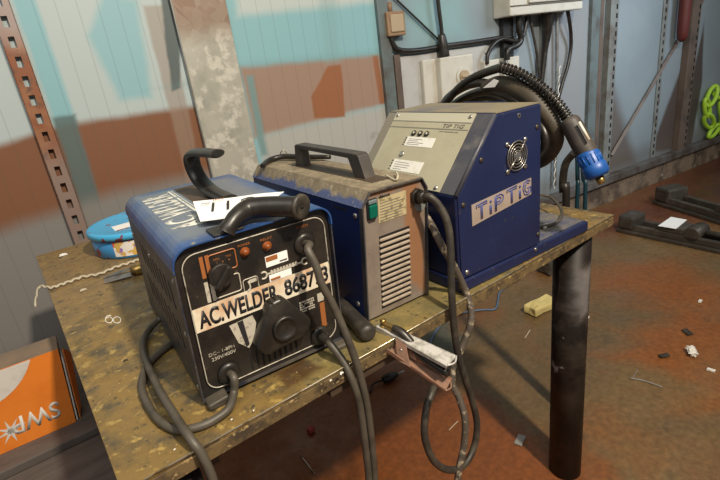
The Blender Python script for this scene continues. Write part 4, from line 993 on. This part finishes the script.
def fchip(name, label, px, py, dims, m, rz=0, cat='scrap', jit=.2, group=None):
    p = atz(px, py, FLOOR); b = MB().box((-dims[0]/2, -dims[1]/2, 0), (dims[0]/2, dims[1]/2, dims[2]), min(dims)*.15, Matrix.Rotation(rz, 4, 'Z'))
    bmesh.ops.subdivide_edges(b.bm, edges=b.bm.edges[:], cuts=2, use_grid_fill=True)
    b.jitter(min(dims)*jit, 1/max(dims)*4)
    zm = min(v.co.z for v in b.bm.verts)
    for v in b.bm.verts: v.co += p+Vector((0, 0, .001-zm))
    return b.build(name, M[m], None, label=label, cat=cat, group=group)
fchip('foam_block', 'broken yellow foam block on the floor behind the black leg', 541, 310, (.19, .09, .05), 'foam', -.1, 'foam')
fchip('paper_ball', 'white crumpled scrap on the orange stained floor', 692, 355, (.05, .03, .03), 'crumple', .6, jit=.5)
fchip('dark_pebble', 'dark crumb left of the white crumpled scrap', 664, 357, (.045, .02, .012), 'rubber', -.5)
fchip('dark_pebble', 'dark smudge of dirt above the white crumpled scrap', 687, 333, (.05, .03, .008), 'rubber', .9, jit=.5)
fchip('pale_scrap', 'tiny white scrap high on the right floor', 700, 302, (.03, .015, .008), 'crumple', .1)
fchip('pale_scrap', 'tiny white scrap low at the right edge', 711, 371, (.016, .03, .008), 'crumple', .1)
fchip('red_cap', 'small red cap on the dark floor under the bench', 311, 432, (.028, .024, .022), 'red_cap', .3, 'cap', jit=.1)
fchip('plastic_scrap', 'small grey plastic scrap left of the black leg on the floor', 520, 441, (.055, .03, .006), 'clear', .3)
fchip('tan_scrap', 'small pale scrap right of the black leg', 588, 318, (.02, .012, .006), 'crumple', .3)
def fline(name, label, pts, r, m, cat):
    return MB().tube([atz(x, y, FLOOR+r+.001) for x, y in pts], r, 8, 5).build(name, M[m], None, label=label, cat=cat)
fline('plastic_strip', 'shiny clear plastic strip on the floor right of the leg', [(630, 378), (645, 381), (662, 387)], .0032, 'clear', 'plastic strip')
fline('wire_offcut', 'short pale wire offcut standing off the plastic strip', [(633, 378), (638, 369)], .0014, 'clear', 'wire')
fline('floor_hose', 'thin dull blue hose snaking on the floor behind the bench edge', [(420, 372), (428, 350), (434, 334), (446, 320), (458, 314), (480, 310), (495, 309), (498, 300), (500, 292), (510, 284), (520, 278), (526, 270)], .006, 'blue_string', 'hose')
fline('steel_pin', 'thin steel rod on the floor at the bottom, right of the red cap', [(301, 456), (315, 474)], .0025, 'steel', 'rod')
fline('wire_offcut', 'short pale wire offcut inside the hanging cable loop', [(449, 430), (458, 421)], .002, 'rope', 'wire')
fline('straw', 'short pale straw on the floor left of the foam block', [(525, 338), (530, 330)], .003, 'rope', 'straw')
o = thing('dropped_plug', 'black plug with a silver tip on the shadowed floor under the clamp', 'plug', (0, 0, 0))
P = [atz(x, y, FLOOR+.022) for x, y in ((383, 380), (390, 377), (397, 374), (405, 371))]
MB().tube(P[:2]+[P[2]], [.016, .024, .012], 14, 3).build('plug_body', M['black_plastic'], o)
MB().tube([P[2], P[3]], [.006, .005], 10, 1).build('plug_tip', M['steel'], o)
MB().tube([P[0], P[0]+Vector((-.05, .02, -.008)), P[0]+Vector((-.09, -.01, -.015))], .005, 8, 4).build('plug_lead', M['black_plastic'], o)
fchip('grey_block', 'dark grey block on the floor behind the black leg', 548, 272, (.10, .12, .09), 'jack', -.2, 'block', jit=.1)

# ================================================================== lift everything so the floor is at zero
for ob in C.objects:
    if ob.parent is None: ob.location.z += -FLOOR
cam.location = CAM+Vector((0, 0, -FLOOR))

# ================================================================== LIGHT
LD = Vector((.24, .69, -.95)).normalized()
def light(kind, name, loc, col, e, tgt=None, **k):
    l = bpy.data.lights.new(name, kind); l.color = col; l.energy = e
    for a_, v_ in k.items(): setattr(l, a_, v_)
    o_ = bpy.data.objects.new(name, l); C.objects.link(o_); o_.location = loc
    if tgt is not None: o_.rotation_euler = (Vector(tgt)-Vector(loc)).to_track_quat('-Z', 'Y').to_euler()
    return o_
K = Vector((1.366, 0, .95))-LD*3.2
light('AREA', 'hall_lamp', K, (1.0, .87, .68), 150, (.8, .4, .9), size=.16)
light('AREA', 'left_fill', (-.5, -1.1, 3.5), (.97, .93, .85), 44, (.2, .9, .8), size=2.0)  # added overhead fill from the left, no real fixture
light('AREA', 'right_wall_fill', (4.2, -1.2, 2.9), (.80, .90, 1.0), 20, (3.9, 1.35, 1.3), size=1.4, spread=1.3)  # added cool fill aimed at the right wall, no window there
wd = bpy.data.worlds.new('world'); bpy.context.scene.world = wd; wd.use_nodes = True
wd.node_tree.nodes['Background'].inputs[0].default_value = (.86, .87, .86, 1); wd.node_tree.nodes['Background'].inputs[1].default_value = .21
sc = bpy.context.scene
sc.view_settings.view_transform = 'Standard'; sc.view_settings.look = 'None'; sc.view_settings.gamma = 1; sc.view_settings.exposure = -.06
